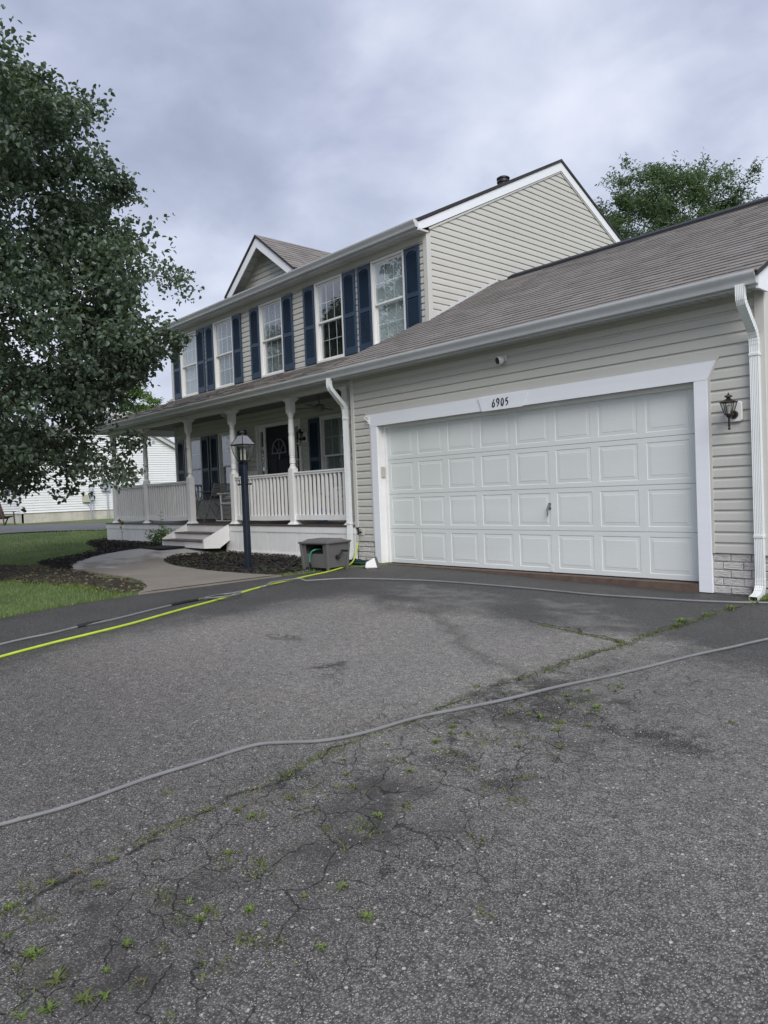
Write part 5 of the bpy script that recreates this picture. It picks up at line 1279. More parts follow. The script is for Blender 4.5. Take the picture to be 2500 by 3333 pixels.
GBp = [(1.6, -8.5), (1.5, -7.2), (1.43, -5.91), (1.47, -5.5), (1.44, -5.24), (1.42, -4.83), (1.17, -4.07), (1.10, -3.78)]
MB().tube(hose_path(GBp, 0.0105), 0.0105, 8).build('hose', 'hose_grey', gh_, smooth=True)
lz = lambda x, y, h=0.0: (x, y, drz(x, y) + 0.012 + h)
lp_ = [lz(1.10, -3.78), lz(1.22, -3.78, 0.02), lz(1.36, -3.70, 0.035), lz(1.36, -3.50, 0.035), lz(1.22, -3.36, 0.03), lz(1.06, -3.42, 0.01), lz(1.02, -3.62, 0.0)]
MB().tube(spline(lp_, 6), 0.0095, 8).build('loop', 'hose_grey', gh_, smooth=True)
GB2 = [(1.03, -3.70), (1.02, -3.45), (0.93, -3.12), (0.80, -2.68), (0.76, -2.35), (0.88, -2.02), (1.14, -1.68), (1.66, -1.42), (2.25, -1.20), (3.07, -1.06), (3.6, -1.0), (4.23, -0.97), (4.77, -0.86), (5.2, -0.76), (5.56, -0.60), (5.80, -0.42), (6.3, -0.2)]
p2 = hose_path(GB2, 0.0105); p2 = [(x, y, z + (0.034 if 0.70 < x < 1.0 and -2.75 < y < -2.2 else 0)) for x, y, z in p2]
MB().tube(p2, 0.0105, 8).build('hose', 'hose_grey', gh_, smooth=True)
for a, b_ in (((1.435, -5.25), (1.43, -5.02)), ((1.205, -4.20), (1.12, -3.84)), ((1.13, -3.72), (1.10, -3.50))):
    MB().tube([lz(*a), lz((a[0] + b_[0]) / 2, (a[1] + b_[1]) / 2, 0.004), lz(*b_)], 0.018, 8).build('sleeve', 'rubber_black', gh_, smooth=True)
MB().tube([lz(1.12, -3.84), lz(1.10, -3.78)], 0.015, 8).build('coupling', 'brass', gh_, smooth=True)

# ------------------------------------------------------------------ porch furniture
def folding_chair(label, loc, rz):
    r = root('folding_chair', loc, rz, label, 'chair', 'folding chairs on the porch')
    for s_ in (-1, 1):
        link('leg', MB().tube([(s_ * 0.19, -0.20, 0.0), (s_ * 0.19, 0.02, 0.44), (s_ * 0.19, 0.22, 0.90)], 0.011, 8).mesh('leg', 'chair_metal', smooth=True), r)
        link('leg', MB().tube([(s_ * 0.17, 0.24, 0.0), (s_ * 0.17, -0.18, 0.44)], 0.011, 8).mesh('leg', 'chair_metal', smooth=True), r)
    st = MB()
    for k in range(6): st.box(-0.20, 0.20, -0.20 + k * 0.068, -0.20 + k * 0.068 + 0.055, 0.435, 0.45)
    link('seat', st.mesh('seat', 'chair_metal'), r)
    bk = MB()
    for k in range(5):
        zz = 0.60 + k * 0.058; yy = 0.02 + (zz - 0.44) * 0.435; bk.box(-0.19, 0.19, yy - 0.006, yy + 0.006, zz, zz + 0.045)
    link('backrest', bk.mesh('backrest', 'chair_metal'), r)
    return r
c1_ = folding_chair('grey metal folding chair on the porch left of the steps, nearest the front door', (-7.15, 1.12, DZ), R(-75))
c2_ = copy_tree(c1_); c2_['label'] = 'grey metal folding chair on the porch, behind the left railing beyond the small table'; c2_.location = (-8.30, 1.10, DZ); c2_.rotation_euler.z = R(80)
tb = root('bistro_table', (-7.72, 1.15, DZ), R(10), 'small grey folding table between two chairs on the porch', 'table')
link('tabletop', MB().box(-0.30, 0.30, -0.25, 0.25, 0.70, 0.72).mesh('tabletop', 'chair_metal', bevel=0.004), tb)
for s_ in (-1, 1):
    link('leg', MB().tube([(-0.24, s_ * 0.20, 0.0), (0.24, s_ * 0.20, 0.70)], 0.011, 8).mesh('leg', 'chair_metal', smooth=True), tb)
    link('leg', MB().tube([(0.24, s_ * 0.18, 0.0), (-0.24, s_ * 0.18, 0.70)], 0.011, 8).mesh('leg', 'chair_metal', smooth=True), tb)
def rocker(label, loc, rz, mat='rocker_white'):
    r = root('rocking_chair', loc, rz, label, 'rocking chair', 'rocking chairs on the porch')
    for s_ in (-1, 1):
        link('rocker', MB().tube([(s_ * 0.27, y, 0.015 + 0.16 * y * y) for y in np.linspace(-0.40, 0.45, 9)], 0.016, 6).mesh('rocker', mat, smooth=True), r)
        link('post', MB().tube([(s_ * 0.27, 0.20, 0.03), (s_ * 0.27, 0.24, 0.42), (s_ * 0.26, 0.40, 1.06)], 0.02, 6).mesh('post', mat), r)
        link('front_leg', MB().tube([(s_ * 0.27, -0.24, 0.04), (s_ * 0.27, -0.26, 0.62)], 0.02, 6).mesh('front_leg', mat), r)
        link('armrest', MB().box(s_ * 0.28 - 0.04, s_ * 0.28 + 0.04, -0.32, 0.28, 0.62, 0.645).mesh('armrest', mat), r)
    link('seat', MB().box(-0.27, 0.27, -0.28, 0.24, 0.40, 0.43).mesh('seat', mat, bevel=0.005), r)
    for k in range(6):
        x = -0.20 + k * 0.08; link('back_slat', MB().hexa([(x, 0.22, 0.46), (x + 0.05, 0.22, 0.46), (x + 0.05, 0.235, 0.46), (x, 0.235, 0.46), (x, 0.385, 1.04), (x + 0.05, 0.385, 1.04), (x + 0.05, 0.40, 1.04), (x, 0.40, 1.04)]).mesh('back_slat', mat), r)
    link('head_rail', MB().box(-0.27, 0.27, 0.385, 0.415, 1.02, 1.12).mesh('head_rail', mat, bevel=0.006), r)
    return r
rk1 = rocker('white rocking chair on the porch left of the front door, behind the lamp post', (-5.78, 0.92, DZ), R(10))
rk2 = copy_tree(rk1); rk2['label'] = 'white rocking chair on the porch behind the right railing, below the window'; rk2.location = (-1.85, 0.95, DZ); rk2.rotation_euler.z = R(-15)
# ceiling fan
cf = root('ceiling_fan', (-2.55, 0.8, 3.024), R(25), 'grey ceiling fan hanging under the right part of the porch roof', 'fan')
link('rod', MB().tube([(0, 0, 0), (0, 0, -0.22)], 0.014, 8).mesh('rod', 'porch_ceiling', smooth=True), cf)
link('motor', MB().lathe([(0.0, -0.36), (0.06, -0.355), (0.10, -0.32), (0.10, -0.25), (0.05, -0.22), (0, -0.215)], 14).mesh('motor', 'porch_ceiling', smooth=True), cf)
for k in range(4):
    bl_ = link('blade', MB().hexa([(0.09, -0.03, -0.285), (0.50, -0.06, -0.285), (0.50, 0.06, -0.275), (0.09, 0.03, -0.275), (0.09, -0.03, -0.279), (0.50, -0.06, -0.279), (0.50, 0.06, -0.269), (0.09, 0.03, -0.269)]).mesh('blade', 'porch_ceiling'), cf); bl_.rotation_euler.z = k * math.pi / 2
# blue object glimpsed behind the right railing
wc = root('watering_can', (-3.05, 1.15, DZ), R(30), 'blue watering can on the porch floor behind the right railing', 'watering can')
simple('can_blue', (0.02, 0.12, 0.40), 0.4)
link('body', MB().lathe([(0.09, 0.0), (0.10, 0.02), (0.10, 0.22), (0.07, 0.26), (0.065, 0.26)], 14).mesh('body', 'can_blue', smooth=True), wc)
link('spout', MB().tube([(0.09, 0, 0.06), (0.18, 0, 0.20), (0.22, 0, 0.28)], [0.022, 0.014, 0.02], 8).mesh('spout', 'can_blue', smooth=True), wc)
link('handle', MB().tube(spline([(-0.07, 0, 0.25), (-0.16, 0, 0.24), (-0.17, 0, 0.14), (-0.09, 0, 0.06)], 4), 0.009, 6).mesh('handle', 'can_blue', smooth=True), wc)

# ------------------------------------------------------------------ foliage
def leaf_mesh(name, C_, mat, size, width, droop=0.3, up=0.4, fold=0.25, parent=None, var=0.35):
    """C_: (n,3) leaf base positions.  Each leaf: two folded quads."""
    n = len(C_); size = size * (1 + var * rng.uniform(-1, 1, n))
    a = rng.uniform(0, 6.283, n); el = rng.normal(-droop, 0.55, n)
    ax = np.stack([np.cos(a) * np.cos(el), np.sin(a) * np.cos(el), np.sin(el)], 1)
    upv = np.stack([rng.normal(0, 0.6, n), rng.normal(0, 0.6, n), rng.normal(up + 0.4, 0.5, n)], 1)
    sd_ = np.cross(ax, upv); sd_ /= (np.linalg.norm(sd_, axis=1, keepdims=True) + 1e-9)
    nr = np.cross(sd_, ax)
    L = size[:, None]; W = (size * width)[:, None]
    b0 = C_; tip = C_ + ax * L - nr * L * 0.12
    l1 = C_ + ax * L * 0.28 + sd_ * W * 0.52 + nr * W * fold; l2 = C_ + ax * L * 0.66 + sd_ * W * 0.40 + nr * W * fold * 0.7
    r1 = C_ + ax * L * 0.28 - sd_ * W * 0.52 + nr * W * fold; r2 = C_ + ax * L * 0.66 - sd_ * W * 0.40 + nr * W * fold * 0.7
    V = np.stack([b0, l1, l2, tip, r2, r1], 1).reshape(-1, 3).astype(np.float32)
    base = np.arange(n) * 6
    loops = np.stack([base, base + 1, base + 2, base + 3, base, base + 3, base + 4, base + 5], 1).ravel()
    me = bpy.data.meshes.new(name)
    me.vertices.add(len(V)); me.vertices.foreach_set('co', V.ravel())
    me.loops.add(len(loops)); me.loops.foreach_set('vertex_index', loops.astype(np.int32))
    me.polygons.add(2 * n); me.polygons.foreach_set('loop_start', (np.arange(2 * n) * 4).astype(np.int32))
    me.update(calc_edges=True); me.materials.append(MATS[mat])
    return link(name, me, parent)
def make_tree(name, base, label, env, top, n_clumps, leaves_per, clump_r, leaf_mat, leaf_size, leaf_w, trunk_r, trunk_h, group, fill=0.5, droop=0.4, seed=1, squash=0.7, n_lobes=90, lobe_r=0.42, extra=()):
    """env(z, az) -> crown radius at height z (local) and azimuth"""
    global rng
    rng = np.random.default_rng(seed); rnd = random.Random(seed)
    r = root(name, base, 0, label, 'tree', group)
    tk = MB(); P = []
    zt = top * 0.93
    for k in range(13):
        t = k / 12; P.append((0.18 * math.sin(t * 5 + seed) * t, 0.18 * math.cos(t * 4 + seed) * t, -0.1 + t * zt))
    tk.tube(P, [trunk_r * (1.25 if k == 0 else 1) * (1 - 0.93 * (k / 12) ** 0.9) for k in range(13)], 10)
    clumps = []; tries = 0
    zlo = trunk_h
    lobes = []
    while len(lobes) < n_lobes and tries < 20000:
        tries += 1
        z = rng.uniform(zlo, top); az = rng.uniform(0, 6.283); R0 = env(z, az)
        if R0 <= 0.05 or rng.random() > (R0 / 4.5) ** 1.0 + 0.12: continue
        rr = R0 * (fill + (1 - fill) * rng.random() ** 0.5) if rng.random() < 0.85 else R0 * rng.random()
        lobes.append((rr * math.cos(az), rr * math.sin(az), z))
    for c_ in extra: lobes.append(c_)
    for k in range(n_clumps):
        c_ = lobes[k % len(lobes)]; s_ = lobe_r * (0.7 + 0.6 * ((k % len(lobes)) * 0.618 % 1)); q = rng.normal(0, 1, 3) * np.array([s_, s_, s_ * 0.62])
        clumps.append((c_[0] + q[0], c_[1] + q[1], max(zlo * 0.86, c_[2] + q[2])))
    # main limbs then twigs to the clumps
    limbs = []
    nl = 26
    for k in range(nl):
        z0 = trunk_h * 0.85 + (zt - trunk_h) * (k / nl) ** 1.05 * 0.9; az = k * 2.4 + rnd.uniform(-0.3, 0.3); z1 = min(top * 0.97, z0 + rnd.uniform(0.8, 1.8)); R0 = env(z1, az) * 0.8
        i = min(11, int((z0 + 0.1) / zt * 12)); b0 = Vector(P[i]); b0.z = z0
        pts = [b0 + Vector((math.cos(az) * R0 * t, math.sin(az) * R0 * t, (z1 - z0) * (t ** 0.8) + 0.08 * math.sin(6 * t + k))) for t in np.linspace(0, 1, 7)]
        limbs.append(pts); rb = trunk_r * 0.42 * (1 - 0.6 * k / nl); tk.tube(pts, [rb * (1 - 0.85 * t) for t in np.linspace(0, 1, 7)], 6)
    allp = np.array([tuple(p) for L_ in limbs for p in L_[1:]])
    order = sorted(clumps, key=lambda c_: np.linalg.norm(allp - np.array(c_), axis=1).min())
    nodes = np.vstack([allp, np.zeros((len(order), 3))]); nn_ = len(allp)
    for c_ in order:       # every twig leaves the nearest limb or twig already grown
        d_ = np.linalg.norm(nodes[:nn_] - np.array(c_), axis=1); p = Vector(nodes[int(d_.argmin())]); q = Vector(c_); nodes[nn_] = c_; nn_ += 1
        L_ = (q - p).length; m_ = (p + q) / 2 + Vector((rnd.uniform(-1, 1), rnd.uniform(-1, 1), 0.6)) * 0.10 * L_
        tk.tube([p, m_, q], [0.011, 0.008, 0.004], 4, cap=False)
    link('trunk', tk.mesh('trunk', 'bark', smooth=True), r)
    pos = []
    for c_ in clumps:
        n_ = max(8, int(leaves_per * rng.uniform(0.5, 1.5))); cr2 = clump_r * rng.uniform(0.6, 1.35)
        q = rng.normal(0, 1, (n_, 3)); q /= np.linalg.norm(q, axis=1, keepdims=True); rad = cr2 * rng.random((n_, 1)) ** 0.45
        pos.append(np.array(c_) + q * rad * np.array([1, 1, squash]))
        # a few sprigs sticking out
        out = np.array([c_[0], c_[1], 0.35 * abs(c_[0])]); out = out / (np.linalg.norm(out) + 1e-6)
        for _ in range(2):
            dr = out + rng.normal(0, 0.6, 3); dr /= np.linalg.norm(dr); Ls = cr2 * rng.uniform(1.0, 1.55); m = 9
            pos.append(np.array(c_) + dr * np.linspace(0.4, 1, m)[:, None] * Ls + rng.normal(0, 0.02, (m, 3)))
    pos = np.concatenate(pos)
    cw = leaf_mesh('crown', pos, leaf_mat, leaf_size, leaf_w, droop=droop, parent=r); cw['kind'] = 'stuff'
    return r
def lut(zs, rs): return lambda z, az: float(np.interp(z, zs, rs))
_le = lut([1.0, 1.6, 2.0, 2.5, 3.0, 3.5, 4.0, 4.8, 5.4, 6.5, 7.2, 7.7, 8.0, 8.3], [0.9, 1.9, 2.2, 2.45, 2.85, 3.3, 3.4, 3.2, 3.05, 2.55, 2.15, 1.8, 1.3, 0.4])
def pear_env(z, az): return _le(z, az) * (1 + 0.07 * math.sin(3 * az + z * 2.1) + 0.06 * math.sin(5 * az - z * 3.3))
tb_ = (-4.35, -5.35)
# long boughs reaching out over the lawn towards the house (local coordinates)
pear_extra = [(2.25, 2.5, 3.35), (2.15, 2.4, 3.6), (1.95, 2.3, 3.85), (1.5, 1.75, 2.95), (1.3, 1.9, 3.1), (1.75, 2.4, 3.5), (1.7, 2.2, 4.3), (1.95, 1.9, 3.45), (1.4, 1.7, 2.5), (1.65, 2.05, 1.95), (1.55, 1.0, 1.55), (1.3, 0.7, 1.7), (1.5, 1.7, 4.9), (1.45, 1.6, 5.4), (1.35, 1.6, 6.0), (1.25, 1.5, 6.6), (1.0, 1.25, 7.4), (0.4, 1.9, 4.6), (2.2, 0.6, 4.4), (0.9, 2.0, 5.4), (1.9, 0.6, 5.6)]
pear = make_tree('pear_tree', (tb_[0], tb_[1], g(*tb_)), 'large dark green pear tree at the left of the lawn', pear_env, 8.3, 1250, 108, 0.34, 'leaf_pear', 0.074, 0.66, 0.19, 1.7, 'front yard trees', fill=0.6, seed=5, n_lobes=190, lobe_r=0.34, extra=pear_extra)
pear2 = copy_tree(pear); pear2['label'] = 'second dark green pear tree farther left, out on the street side'; pear2.location = (-14.0, -7.5, 0.0); pear2.rotation_euler.z = 2.0
_oe = lut([3.0, 5.0, 7.0, 8.3, 9.3, 10.1, 10.8, 11.3], [2.2, 2.7, 2.8, 2.75, 2.5, 2.1, 1.5, 0.5])
def oak_env(z, az): return _oe(z, az) * (1 + 0.10 * math.sin(2 * az + 0.6) + 0.06 * math.sin(5 * az + z * 2))
fwd = np.array([-math.sin(yaw), math.cos(yaw)]); rgt = np.array([math.cos(yaw), math.sin(yaw)])
def at_dir(xv, dist):     # ground point seen in column xv (0..1659), at a given distance along the view
    p = np.array(CAM[:2]) + fwd * dist + rgt * ((xv - 829.5) / 1584.3 * dist); return float(p[0]), float(p[1])
ox_, oy_ = at_dir(1452, 25.0)
make_tree('willow_oak', (ox_, oy_, 0.1), 'leafy green tree standing behind the garage roof', oak_env, 11.3, 950, 130, 0.40, 'leaf_oak', 0.10, 0.36, 0.22, 4.0, 'back yard trees', fill=0.45, droop=0.0, seed=9, n_lobes=170, lobe_r=0.40)
bx_, by_ = at_dir(1408, 21.0)
_be = lut([1.0, 2.0, 4.0, 6.0, 7.0, 7.9], [0.8, 1.4, 1.6, 1.3, 0.8, 0.1])
make_tree('young_tree', (bx_, by_, 0.1), 'small light green treetop just above the garage ridge', _be, 7.9, 90, 80, 0.32, 'leaf_light', 0.10, 0.4, 0.08, 1.5, 'back yard trees', fill=0.4, droop=0.0, seed=21)
lx_, ly_ = at_dir(262, 50.0)
_ce = lut([2.0, 4.0, 6.0, 7.5, 8.8, 9.6], [2.0, 3.0, 3.2, 2.8, 1.6, 0.1])
make_tree('young_tree', (lx_, ly_, 0.25), 'lighter green tree rising behind the white house, left of the porch roof', _ce, 9.6, 220, 90, 0.5, 'leaf_light', 0.16, 0.45, 0.16, 2.0, 'side yard trees', fill=0.4, droop=0.0, seed=33)
rng = np.random.default_rng(77)
# shrub in the left bed
sh = root('shrub', (-6.85, -0.42, g(-6.85, -0.42)), 0, 'small light green shrub in the mulch beside the porch steps', 'shrub')
st = MB(); lp2 = []
for k in range(22):
    a = rng.uniform(0, 6.28); rr = rng.uniform(0.12, 0.42); h = rng.uniform(0.16, 0.42) * (1.25 if k < 5 else 1)
    if k == 0: a, rr, h = -0.2, 0.10, 0.72
    if k == 1: a, rr, h = 2.6, 0.22, 0.55
    p = [(0.05 * math.cos(a), 0.05 * math.sin(a), 0), (rr * 0.6 * math.cos(a), rr * 0.6 * math.sin(a), h * 0.6), (rr * math.cos(a), rr * math.sin(a), h)]
    st.tube(p, [0.006, 0.004, 0.002], 4, cap=False)
    for t in np.linspace(0.35, 1, 26):
        q = np.array(p[0]) * (1 - t) + np.array(p[2]) * t; lp2.append(q + rng.normal(0, 0.035, 3))
link('stems', st.mesh('stems', 'bark'), sh)
fo = leaf_mesh('foliage', np.array(lp2), 'leaf_light', 0.055, 0.45, droop=-0.2, parent=sh); fo['kind'] = 'stuff'
# lily stalk
ly = root('lily', (-9.55, -0.16, g(-9.55, -0.16)), 0, 'single lily stalk with a wilted red flower before the porch skirt', 'flower')
link('stem', MB().tube([(0, 0, 0), (0.01, 0, 0.25), (-0.02, 0, 0.50)], 0.006, 6).mesh('stem', 'leaf_light', smooth=True), ly)
pt_ = MB()
for k in range(7):
    a = k * 0.9; pt_.add([(-0.02, 0, 0.46 + 0.02 * k), (0.05 * math.cos(a), 0.05 * math.sin(a), 0.50 + 0.022 * k), (0.075 * math.cos(a + 0.3), 0.075 * math.sin(a + 0.3), 0.46 + 0.022 * k), (0.02 * math.cos(a + 0.8), 0.02 * math.sin(a + 0.8), 0.44 + 0.02 * k)], [(0, 1, 2, 3)])
link('flower_head', pt_.mesh('flower_head', 'petal'), ly)
for (zz, a) in ((0.22, 0.3), (0.34, 3.3)):
    link('leaf', MB().add([(0, 0, zz), (0.05 * math.cos(a), 0.02, zz + 0.05), (0.12 * math.cos(a), 0.0, zz + 0.09), (0.05 * math.cos(a), -0.02, zz + 0.03)], [(0, 1, 2, 3)]).mesh('leaf', 'leaf_light'), ly)

# ------------------------------------------------------------------ weeds in the asphalt
def make_weed(seed, n, h, wide, mat='weed_green'):
    r_ = np.random.default_rng(seed); mb = MB()
    for k in range(n):
        a = r_.uniform(0, 6.28); L = h * r_.uniform(0.6, 1.2); ln = wide * r_.uniform(0.5, 1.1); w_ = 0.0042 * r_.uniform(0.6, 1.4)
        c_, s_ = math.cos(a), math.sin(a); nx_, ny_ = -s_ * w_, c_ * w_
        b0 = (r_.normal(0, 0.006), r_.normal(0, 0.006), 0)
        m1 = (b0[0] + c_ * ln * 0.4, b0[1] + s_ * ln * 0.4, L * 0.7); tp = (b0[0] + c_ * ln, b0[1] + s_ * ln, L * 0.75)
        mb.add([(b0[0] - nx_ * .5, b0[1] - ny_ * .5, 0), (b0[0] + nx_ * .5, b0[1] + ny_ * .5, 0), (m1[0] + nx_, m1[1] + ny_, m1[2]), (m1[0] - nx_, m1[1] - ny_, m1[2]), tp], [(0, 1, 2, 3), (3, 2, 4)])
    return mb.mesh('weed', mat)
wm_ = [make_weed(s, n, h, w_) for s, n, h, w_ in ((1, 16, 0.024, 0.045), (2, 12, 0.018, 0.035), (3, 22, 0.030, 0.05), (4, 9, 0.022, 0.05))] + [make_weed(6, 14, 0.016, 0.05, 'moss'), make_weed(8, 10, 0.028, 0.04, 'straw')]
W1 = [(5.85, -6.16), (5.63, -6.47), (5.78, -6.76), (6.01, -6.36), (6.16, -6.6), (6.27, -6.62), (6.37, -6.5), (6.46, -6.34), (6.71, -6.29), (6.7, -6.46), (6.37, -6.87), (6.17, -7.03), (6.31, -7.01), (6.24, -7.15), (5.99, -7.04), (6.25, -6.92), (6.47, -6.5), (6.52, -6.23), (5.65, -7.02), (5.63, -6.77), (5.62, -6.86), (5.66, -6.65), (5.81, -7.07), (6.19, -6.83), (6.27, -7.09), (6.36, -6.96), (6.29, -5.86), (5.89, -5.69), (5.65, -6.02), (5.64, -6.24)]
W2 = [(6.02, -4.67), (6.1, -4.63), (6.18, -4.64), (6.08, -4.25), (6.19, -4.37), (6.12, -4.09), (6.32, -4.34), (6.23, -4.0), (6.35, -4.74), (6.48, -4.91), (6.43, -4.6), (5.9, -5.0), (5.98, -5.2), (5.8, -5.35), (6.1, -5.5), (5.75, -5.6), (6.0, -5.75)]
W3 = [(5.64, -1.45), (5.67, -1.05), (5.66, -0.52), (5.72, -0.35), (5.63, -2.02), (5.60, -1.85)]
for i, (x, y) in enumerate(W1 + W2 + W3):
    big = (x, y) in W3
    o = link('weed', wm_[i % 4 if (x, y) in W3 else (i * 5 + i // 3) % 6]); o.location = (x, y, drz(x, y)); o.rotation_euler.z = random.uniform(0, 6.28)
    s_ = random.uniform(1.7, 2.3) if big else random.uniform(0.40, 0.85) * (1.15 if y > -5.6 else 1.0); o.scale = (s_ * random.uniform(0.8, 1.5), s_, s_ * random.uniform(0.7, 1.3))
    if big: tag(o, 'tuft of green grass in the driveway seam close to the garage corner', 'weed', 'grass tufts by the garage corner')
    else: tag(o, 'small green weed growing from a crack in the asphalt', 'weed', 'weeds in the driveway cracks')
gp = []
for _ in range(2600):     # moss and fine grass in the seam
    y = rng.uniform(-7.2, -0.3); dens = 0.5 + 0.5 * math.sin(y * 2.1 + 1) * math.sin(y * 5.3)
    if -3.4 < y < -2.0: dens += 0.55
    if rng.random() > dens: continue
    x = 5.645 + 0.02 * math.sin(y * 6) + rng.normal(0, 0.022); gp.append((x, y, drz(x, y)))
for _ in range(350):
    t = rng.random(); x = 4.69 + 0.96 * t; y = -2.59 - 0.24 * t + rng.normal(0, 0.015); gp.append((x, y, drz(x, y)))
for _ in range(70):
    cx_ = rng.normal(6.1, 0.35); cy_ = rng.uniform(-7.2, -3.9); m_ = rng.integers(6, 30); sp_ = rng.uniform(0.006, 0.03)
    for _k in range(m_):
        x = cx_ + rng.normal(0, sp_ * 1.6); y = cy_ + rng.normal(0, sp_); gp.append((x, y, drz(x, y)))
blades('seam_moss', 'moss', 'fine moss and grass growing along the driveway seam', gp, 0.013, 0.0035, 2.4)
# loose stone chips
ch = MB(); r_ = np.random.default_rng(5)
for _ in range(900):
    x, y = r_.uniform(4.6, 8.3), r_.uniform(-7.0, -3.5); s_ = r_.uniform(0.002, 0.0055); z_ = drz(x, y); a = r_.uniform(0, 6.28); c_, q_ = math.cos(a) * s_, math.sin(a) * s_
    ch.add([(x + c_, y + q_, z_), (x - q_ * .7, y + c_ * .7, z_), (x - c_, y - q_, z_), (x + q_ * .8, y - c_ * .8, z_), (x, y, z_ + s_ * 0.9)], [(0, 1, 4), (1, 2, 4), (2, 3, 4), (3, 0, 4)])
simple('chip_stone', (0.34, 0.33, 0.31), 0.9, var=0.3, vscale=40)
tag(ch.build('stone_chips', 'chip_stone'), 'loose pale stone chips on the asphalt', kind='stuff')
gp = [(rng.uniform(5.5, 5.95), rng.normal(-0.12, 0.08), 0) for _ in range(700)]; gp = [(x, y, drz(x, y)) for x, y, _ in gp]
blades('corner_grass', 'weed_green', 'grass growing at the right garage corner', gp, 0.05, 0.003, 1.2)

# ------------------------------------------------------------------ neighbour's house and drive
nh = root('neighbor_house', (-30, 7, 0.3), 0, 'white vinyl-sided house in the background at the left', 'house', world_coords=True)
NX, NY0, NY1, NZ0, NZE = -27.0, 2.6, 11.6, 0.80, 3.15
NRISE = 2.45
MB().prism([(NY0 + 0.03, 0.2), (NY1, 0.2), (NY1, NZE), ((NY0 + NY1) / 2, NZE + NRISE), (NY0 + 0.03, NZE)], 'x', -37, NX - 0.03).build('wall', 'siding_white', nh)
pk = (NY0 + NY1) / 2; nsl_ = NRISE / (pk - NY0)
sb = MB(); z = NZ0; e_ = 0.115
while z < NZE + NRISE - 0.1:
    lo_ = NY0 + max(0, (z - NZE) / nsl_); hi_ = NY1 - max(0, (z - NZE) / nsl_)
    sb.hexa([(NX - 0.03, lo_, z), (NX + 0.034, lo_, z), (NX + 0.034, hi_, z), (NX - 0.03, hi_, z), (NX - 0.03, lo_, z + e_), (NX + 0.002, lo_, z + e_), (NX + 0.002, hi_, z + e_), (NX - 0.03, hi_, z + e_)])
    if z < NZE: sb.hexa([(-37, NY0 - 0.034, z), (NX, NY0 - 0.034, z), (NX, NY0 + 0.03, z), (-37, NY0 + 0.03, z), (-37, NY0 - 0.002, z + e_), (NX, NY0 - 0.002, z + e_), (NX, NY0 + 0.03, z + e_), (-37, NY0 + 0.03, z + e_)])
    z += e_
o = sb.build('siding', 'siding_white', nh); o['kind'] = 'stuff'
MB().box(NX - 0.1, NX + 0.03, NY0 - 0.03, NY0 + 0.10, 0.78, NZE).build('corner_post', 'siding_white', nh)
MB().box(-37, NX - 0.01, NY0 + 0.01, NY0 + 0.1, 0.0, 0.80).box(NX - 0.1, NX - 0.01, NY0, NY1, 0.0, 0.80).build('foundation', 'foundation', nh)
nr_ = MB()
for s_ in (-1, 1):
    ye = pk + s_ * (pk - NY0 + 0.35); ze = NZE + NRISE + 0.1 - (pk - NY0 + 0.35) * nsl_
    nr_.hexa([(-37.3, pk, NZE + NRISE + 0.02), (NX + 0.2, pk, NZE + NRISE + 0.02), (NX + 0.2, ye, ze - 0.08), (-37.3, ye, ze - 0.08), (-37.3, pk, NZE + NRISE + 0.12), (NX + 0.2, pk, NZE + NRISE + 0.12), (NX + 0.2, ye, ze + 0.02), (-37.3, ye, ze + 0.02)])
nr_.build('roof', 'shingle', nh)
nt2 = MB()
for s_ in (-1, 1):
    ye = pk + s_ * (pk - NY0 + 0.3); ze = NZE + NRISE + 0.02 - (pk - NY0 + 0.3) * nsl_
    nt2.add([(NX + 0.19, pk, NZE + NRISE + 0.02), (NX + 0.19, ye, ze), (NX + 0.19, ye, ze - 0.16), (NX + 0.19, pk, NZE + NRISE - 0.16), (NX + 0.17, pk, NZE + NRISE + 0.02), (NX + 0.17, ye, ze), (NX + 0.17, ye, ze - 0.16), (NX + 0.17, pk, NZE + NRISE - 0.16)], [(0, 1, 2, 3), (4, 7, 6, 5), (0, 4, 5, 1), (3, 2, 6, 7), (1, 5, 6, 2)])
nt2.build('rake_board', 'soffit', nh)
nw = MB().box(-29.95, -29.88, NY0 - 0.05, NY0, 1.70, 2.82).box(-28.98, -28.90, NY0 - 0.05, NY0, 1.70, 2.82).box(-29.88, -28.98, NY0 - 0.05, NY0, 1.70, 1.78).box(-29.88, -28.98, NY0 - 0.05, NY0, 2.74, 2.82).build('window', 'window_white', nh)
MB().box(-29.88, -28.98, NY0 - 0.03, NY0 - 0.02, 1.78, 2.74).build('pane', 'window_glass', nw)
simple('shutter_grey', (0.10, 0.14, 0.19), 0.6)
MB().box(-28.88, -28.45, NY0 - 0.05, NY0 - 0.018, 1.70, 2.82).build('shutter', 'shutter_grey', nh, bevel=0.006)
MB().box(NX + 0.01, NX + 0.05, 8.95, 9.12, 4.05, 4.2).build('wall_vent', 'metal_box', nh, bevel=0.01)
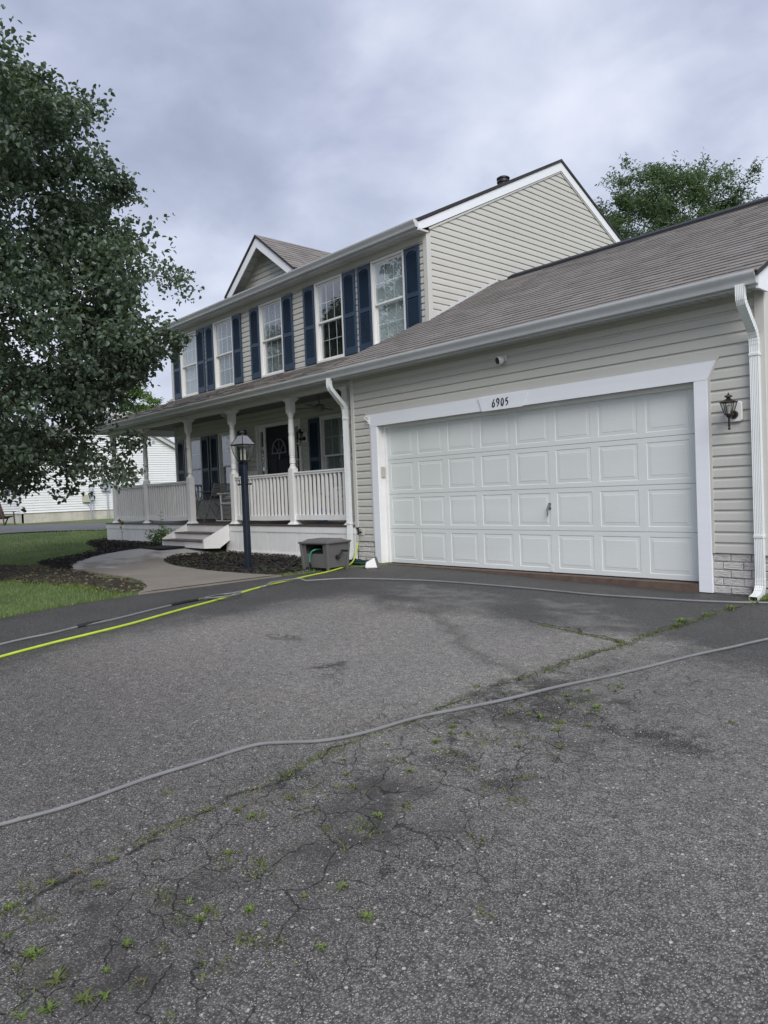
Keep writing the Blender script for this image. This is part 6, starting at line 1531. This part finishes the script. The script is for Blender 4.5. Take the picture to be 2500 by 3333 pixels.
# utilities on that wall
em = root('electric_meter', (NX + 0.02, 6.47, 1.70), 0, 'blue-grey electric meter box with round dial on the white house', 'meter')
link('box', MB().box(0.0, 0.14, -0.21, 0.21, 0.0, 0.55).mesh('box', 'metal_box', bevel=0.01), em)
link('dial', MB().tube([(0.14, 0.0, 0.42), (0.22, 0.0, 0.42)], [0.09, 0.075], 16).mesh('dial', 'frosted', smooth=True), em)
link('conduit', MB().tube([(0.06, 0.06, 0.0), (0.06, 0.06, -1.36)], 0.035, 10).mesh('conduit', 'metal_box', smooth=True), em)
tbx = root('utility_box', (NX + 0.02, 5.50, 1.19), 0, 'beige utility box on the wall of the white house', 'utility box')
link('box', MB().box(0, 0.12, -0.17, 0.17, 0.0, 0.36).mesh('box', 'beige_box', bevel=0.01), tbx)
link('cable', MB().tube([(0.04, 0.0, 0.0), (0.05, 0.18, -0.25), (0.05, 0.2, -0.85)], 0.015, 6).mesh('cable', 'metal_box', smooth=True), tbx)
gx = root('gas_meter', (NX + 0.06, 5.76, 0.36), 0, 'grey gas meter with two risers on the wall of the white house', 'meter')
link('meter_body', MB().box(0.0, 0.14, -0.09, 0.09, 0.90, 1.20).mesh('meter_body', 'metal_box', bevel=0.02), gx)
link('regulator', MB().lathe([(0.06, 1.30), (0.11, 1.34), (0.11, 1.44), (0.08, 1.52), (0.03, 1.58), (0, 1.58)], 12, (0.07, -0.02, 0)).mesh('regulator', 'metal_box', smooth=True), gx)
for dy_ in (-0.07, 0.05): link('riser', MB().tube([(0.07, dy_, 0.0), (0.07, dy_, 1.32)], 0.022, 8).mesh('riser', 'metal_box', smooth=True), gx)
# garden chair by the neighbour's front corner
gcx, gcy = -25.3, 1.42
gc = root('garden_chair', (gcx, gcy, g(gcx, gcy)), R(115), 'dark wooden garden chair with slanted back at the far left edge', 'chair')
for s_ in (-1, 1):
    link('leg', MB().tube([(s_ * 0.27, -0.3, 0), (s_ * 0.27, -0.25, 0.55)], 0.03, 6).mesh('leg', 'wood_dark'), gc)
    link('leg', MB().tube([(s_ * 0.27, 0.30, 0), (s_ * 0.27, 0.05, 0.36)], 0.03, 6).mesh('leg', 'wood_dark'), gc)
    link('armrest', MB().box(s_ * 0.3 - 0.05, s_ * 0.3 + 0.05, -0.32, 0.30, 0.55, 0.58).mesh('armrest', 'wood_dark'), gc)
link('seat', MB().hexa([(-0.27, -0.28, 0.36), (0.27, -0.28, 0.36), (0.27, 0.2, 0.26), (-0.27, 0.2, 0.26), (-0.27, -0.28, 0.39), (0.27, -0.28, 0.39), (0.27, 0.2, 0.29), (-0.27, 0.2, 0.29)]).mesh('seat', 'wood_dark'), gc)
for k in range(5):
    x = -0.25 + k * 0.102; link('back_slat', MB().hexa([(x, 0.18, 0.27), (x + 0.085, 0.18, 0.27), (x + 0.085, 0.21, 0.27), (x, 0.21, 0.27), (x, 0.50, 1.05), (x + 0.085, 0.50, 1.05), (x + 0.085, 0.53, 1.05), (x, 0.53, 1.05)]).mesh('back_slat', 'wood_dark'), gc)
nd_ = MB(); pa = [(-15.9, -7.0), (-15.5, -1.9), (-15.1, 0.0), (-14.3, 1.46), (-13.0, 3.6), (-12.0, 6.0)]; pb = [(-24.5, -7.0), (-23.2, -0.2), (-21.8, 1.7), (-18.6, 3.05), (-16.5, 4.8), (-14.8, 7.0)]
pa, pb = resample(pa, 30), resample(pb, 30)
for a, b_ in zip(pa, pb):
    for k in range(9):
        t = k / 8; x, y = a[0] * (1 - t) + b_[0] * t, a[1] * (1 - t) + b_[1] * t; nd_.v.append((x, y, g(x, y) + 0.035))
for j in range(29):
    for k in range(8): q = j * 9 + k; nd_.f.append((q, q + 1, q + 10, q + 9))
tag(nd_.build('neighbor_driveway', 'neighbor_asphalt', smooth=True), 'grey asphalt drive between the two houses', kind='structure')

# ------------------------------------------------------------------ render settings
scene.render.engine = 'CYCLES'
scene.render.resolution_x, scene.render.resolution_y = 768, 1024
scene.cycles.max_bounces = 6; scene.cycles.diffuse_bounces = 3; scene.cycles.transparent_max_bounces = 16
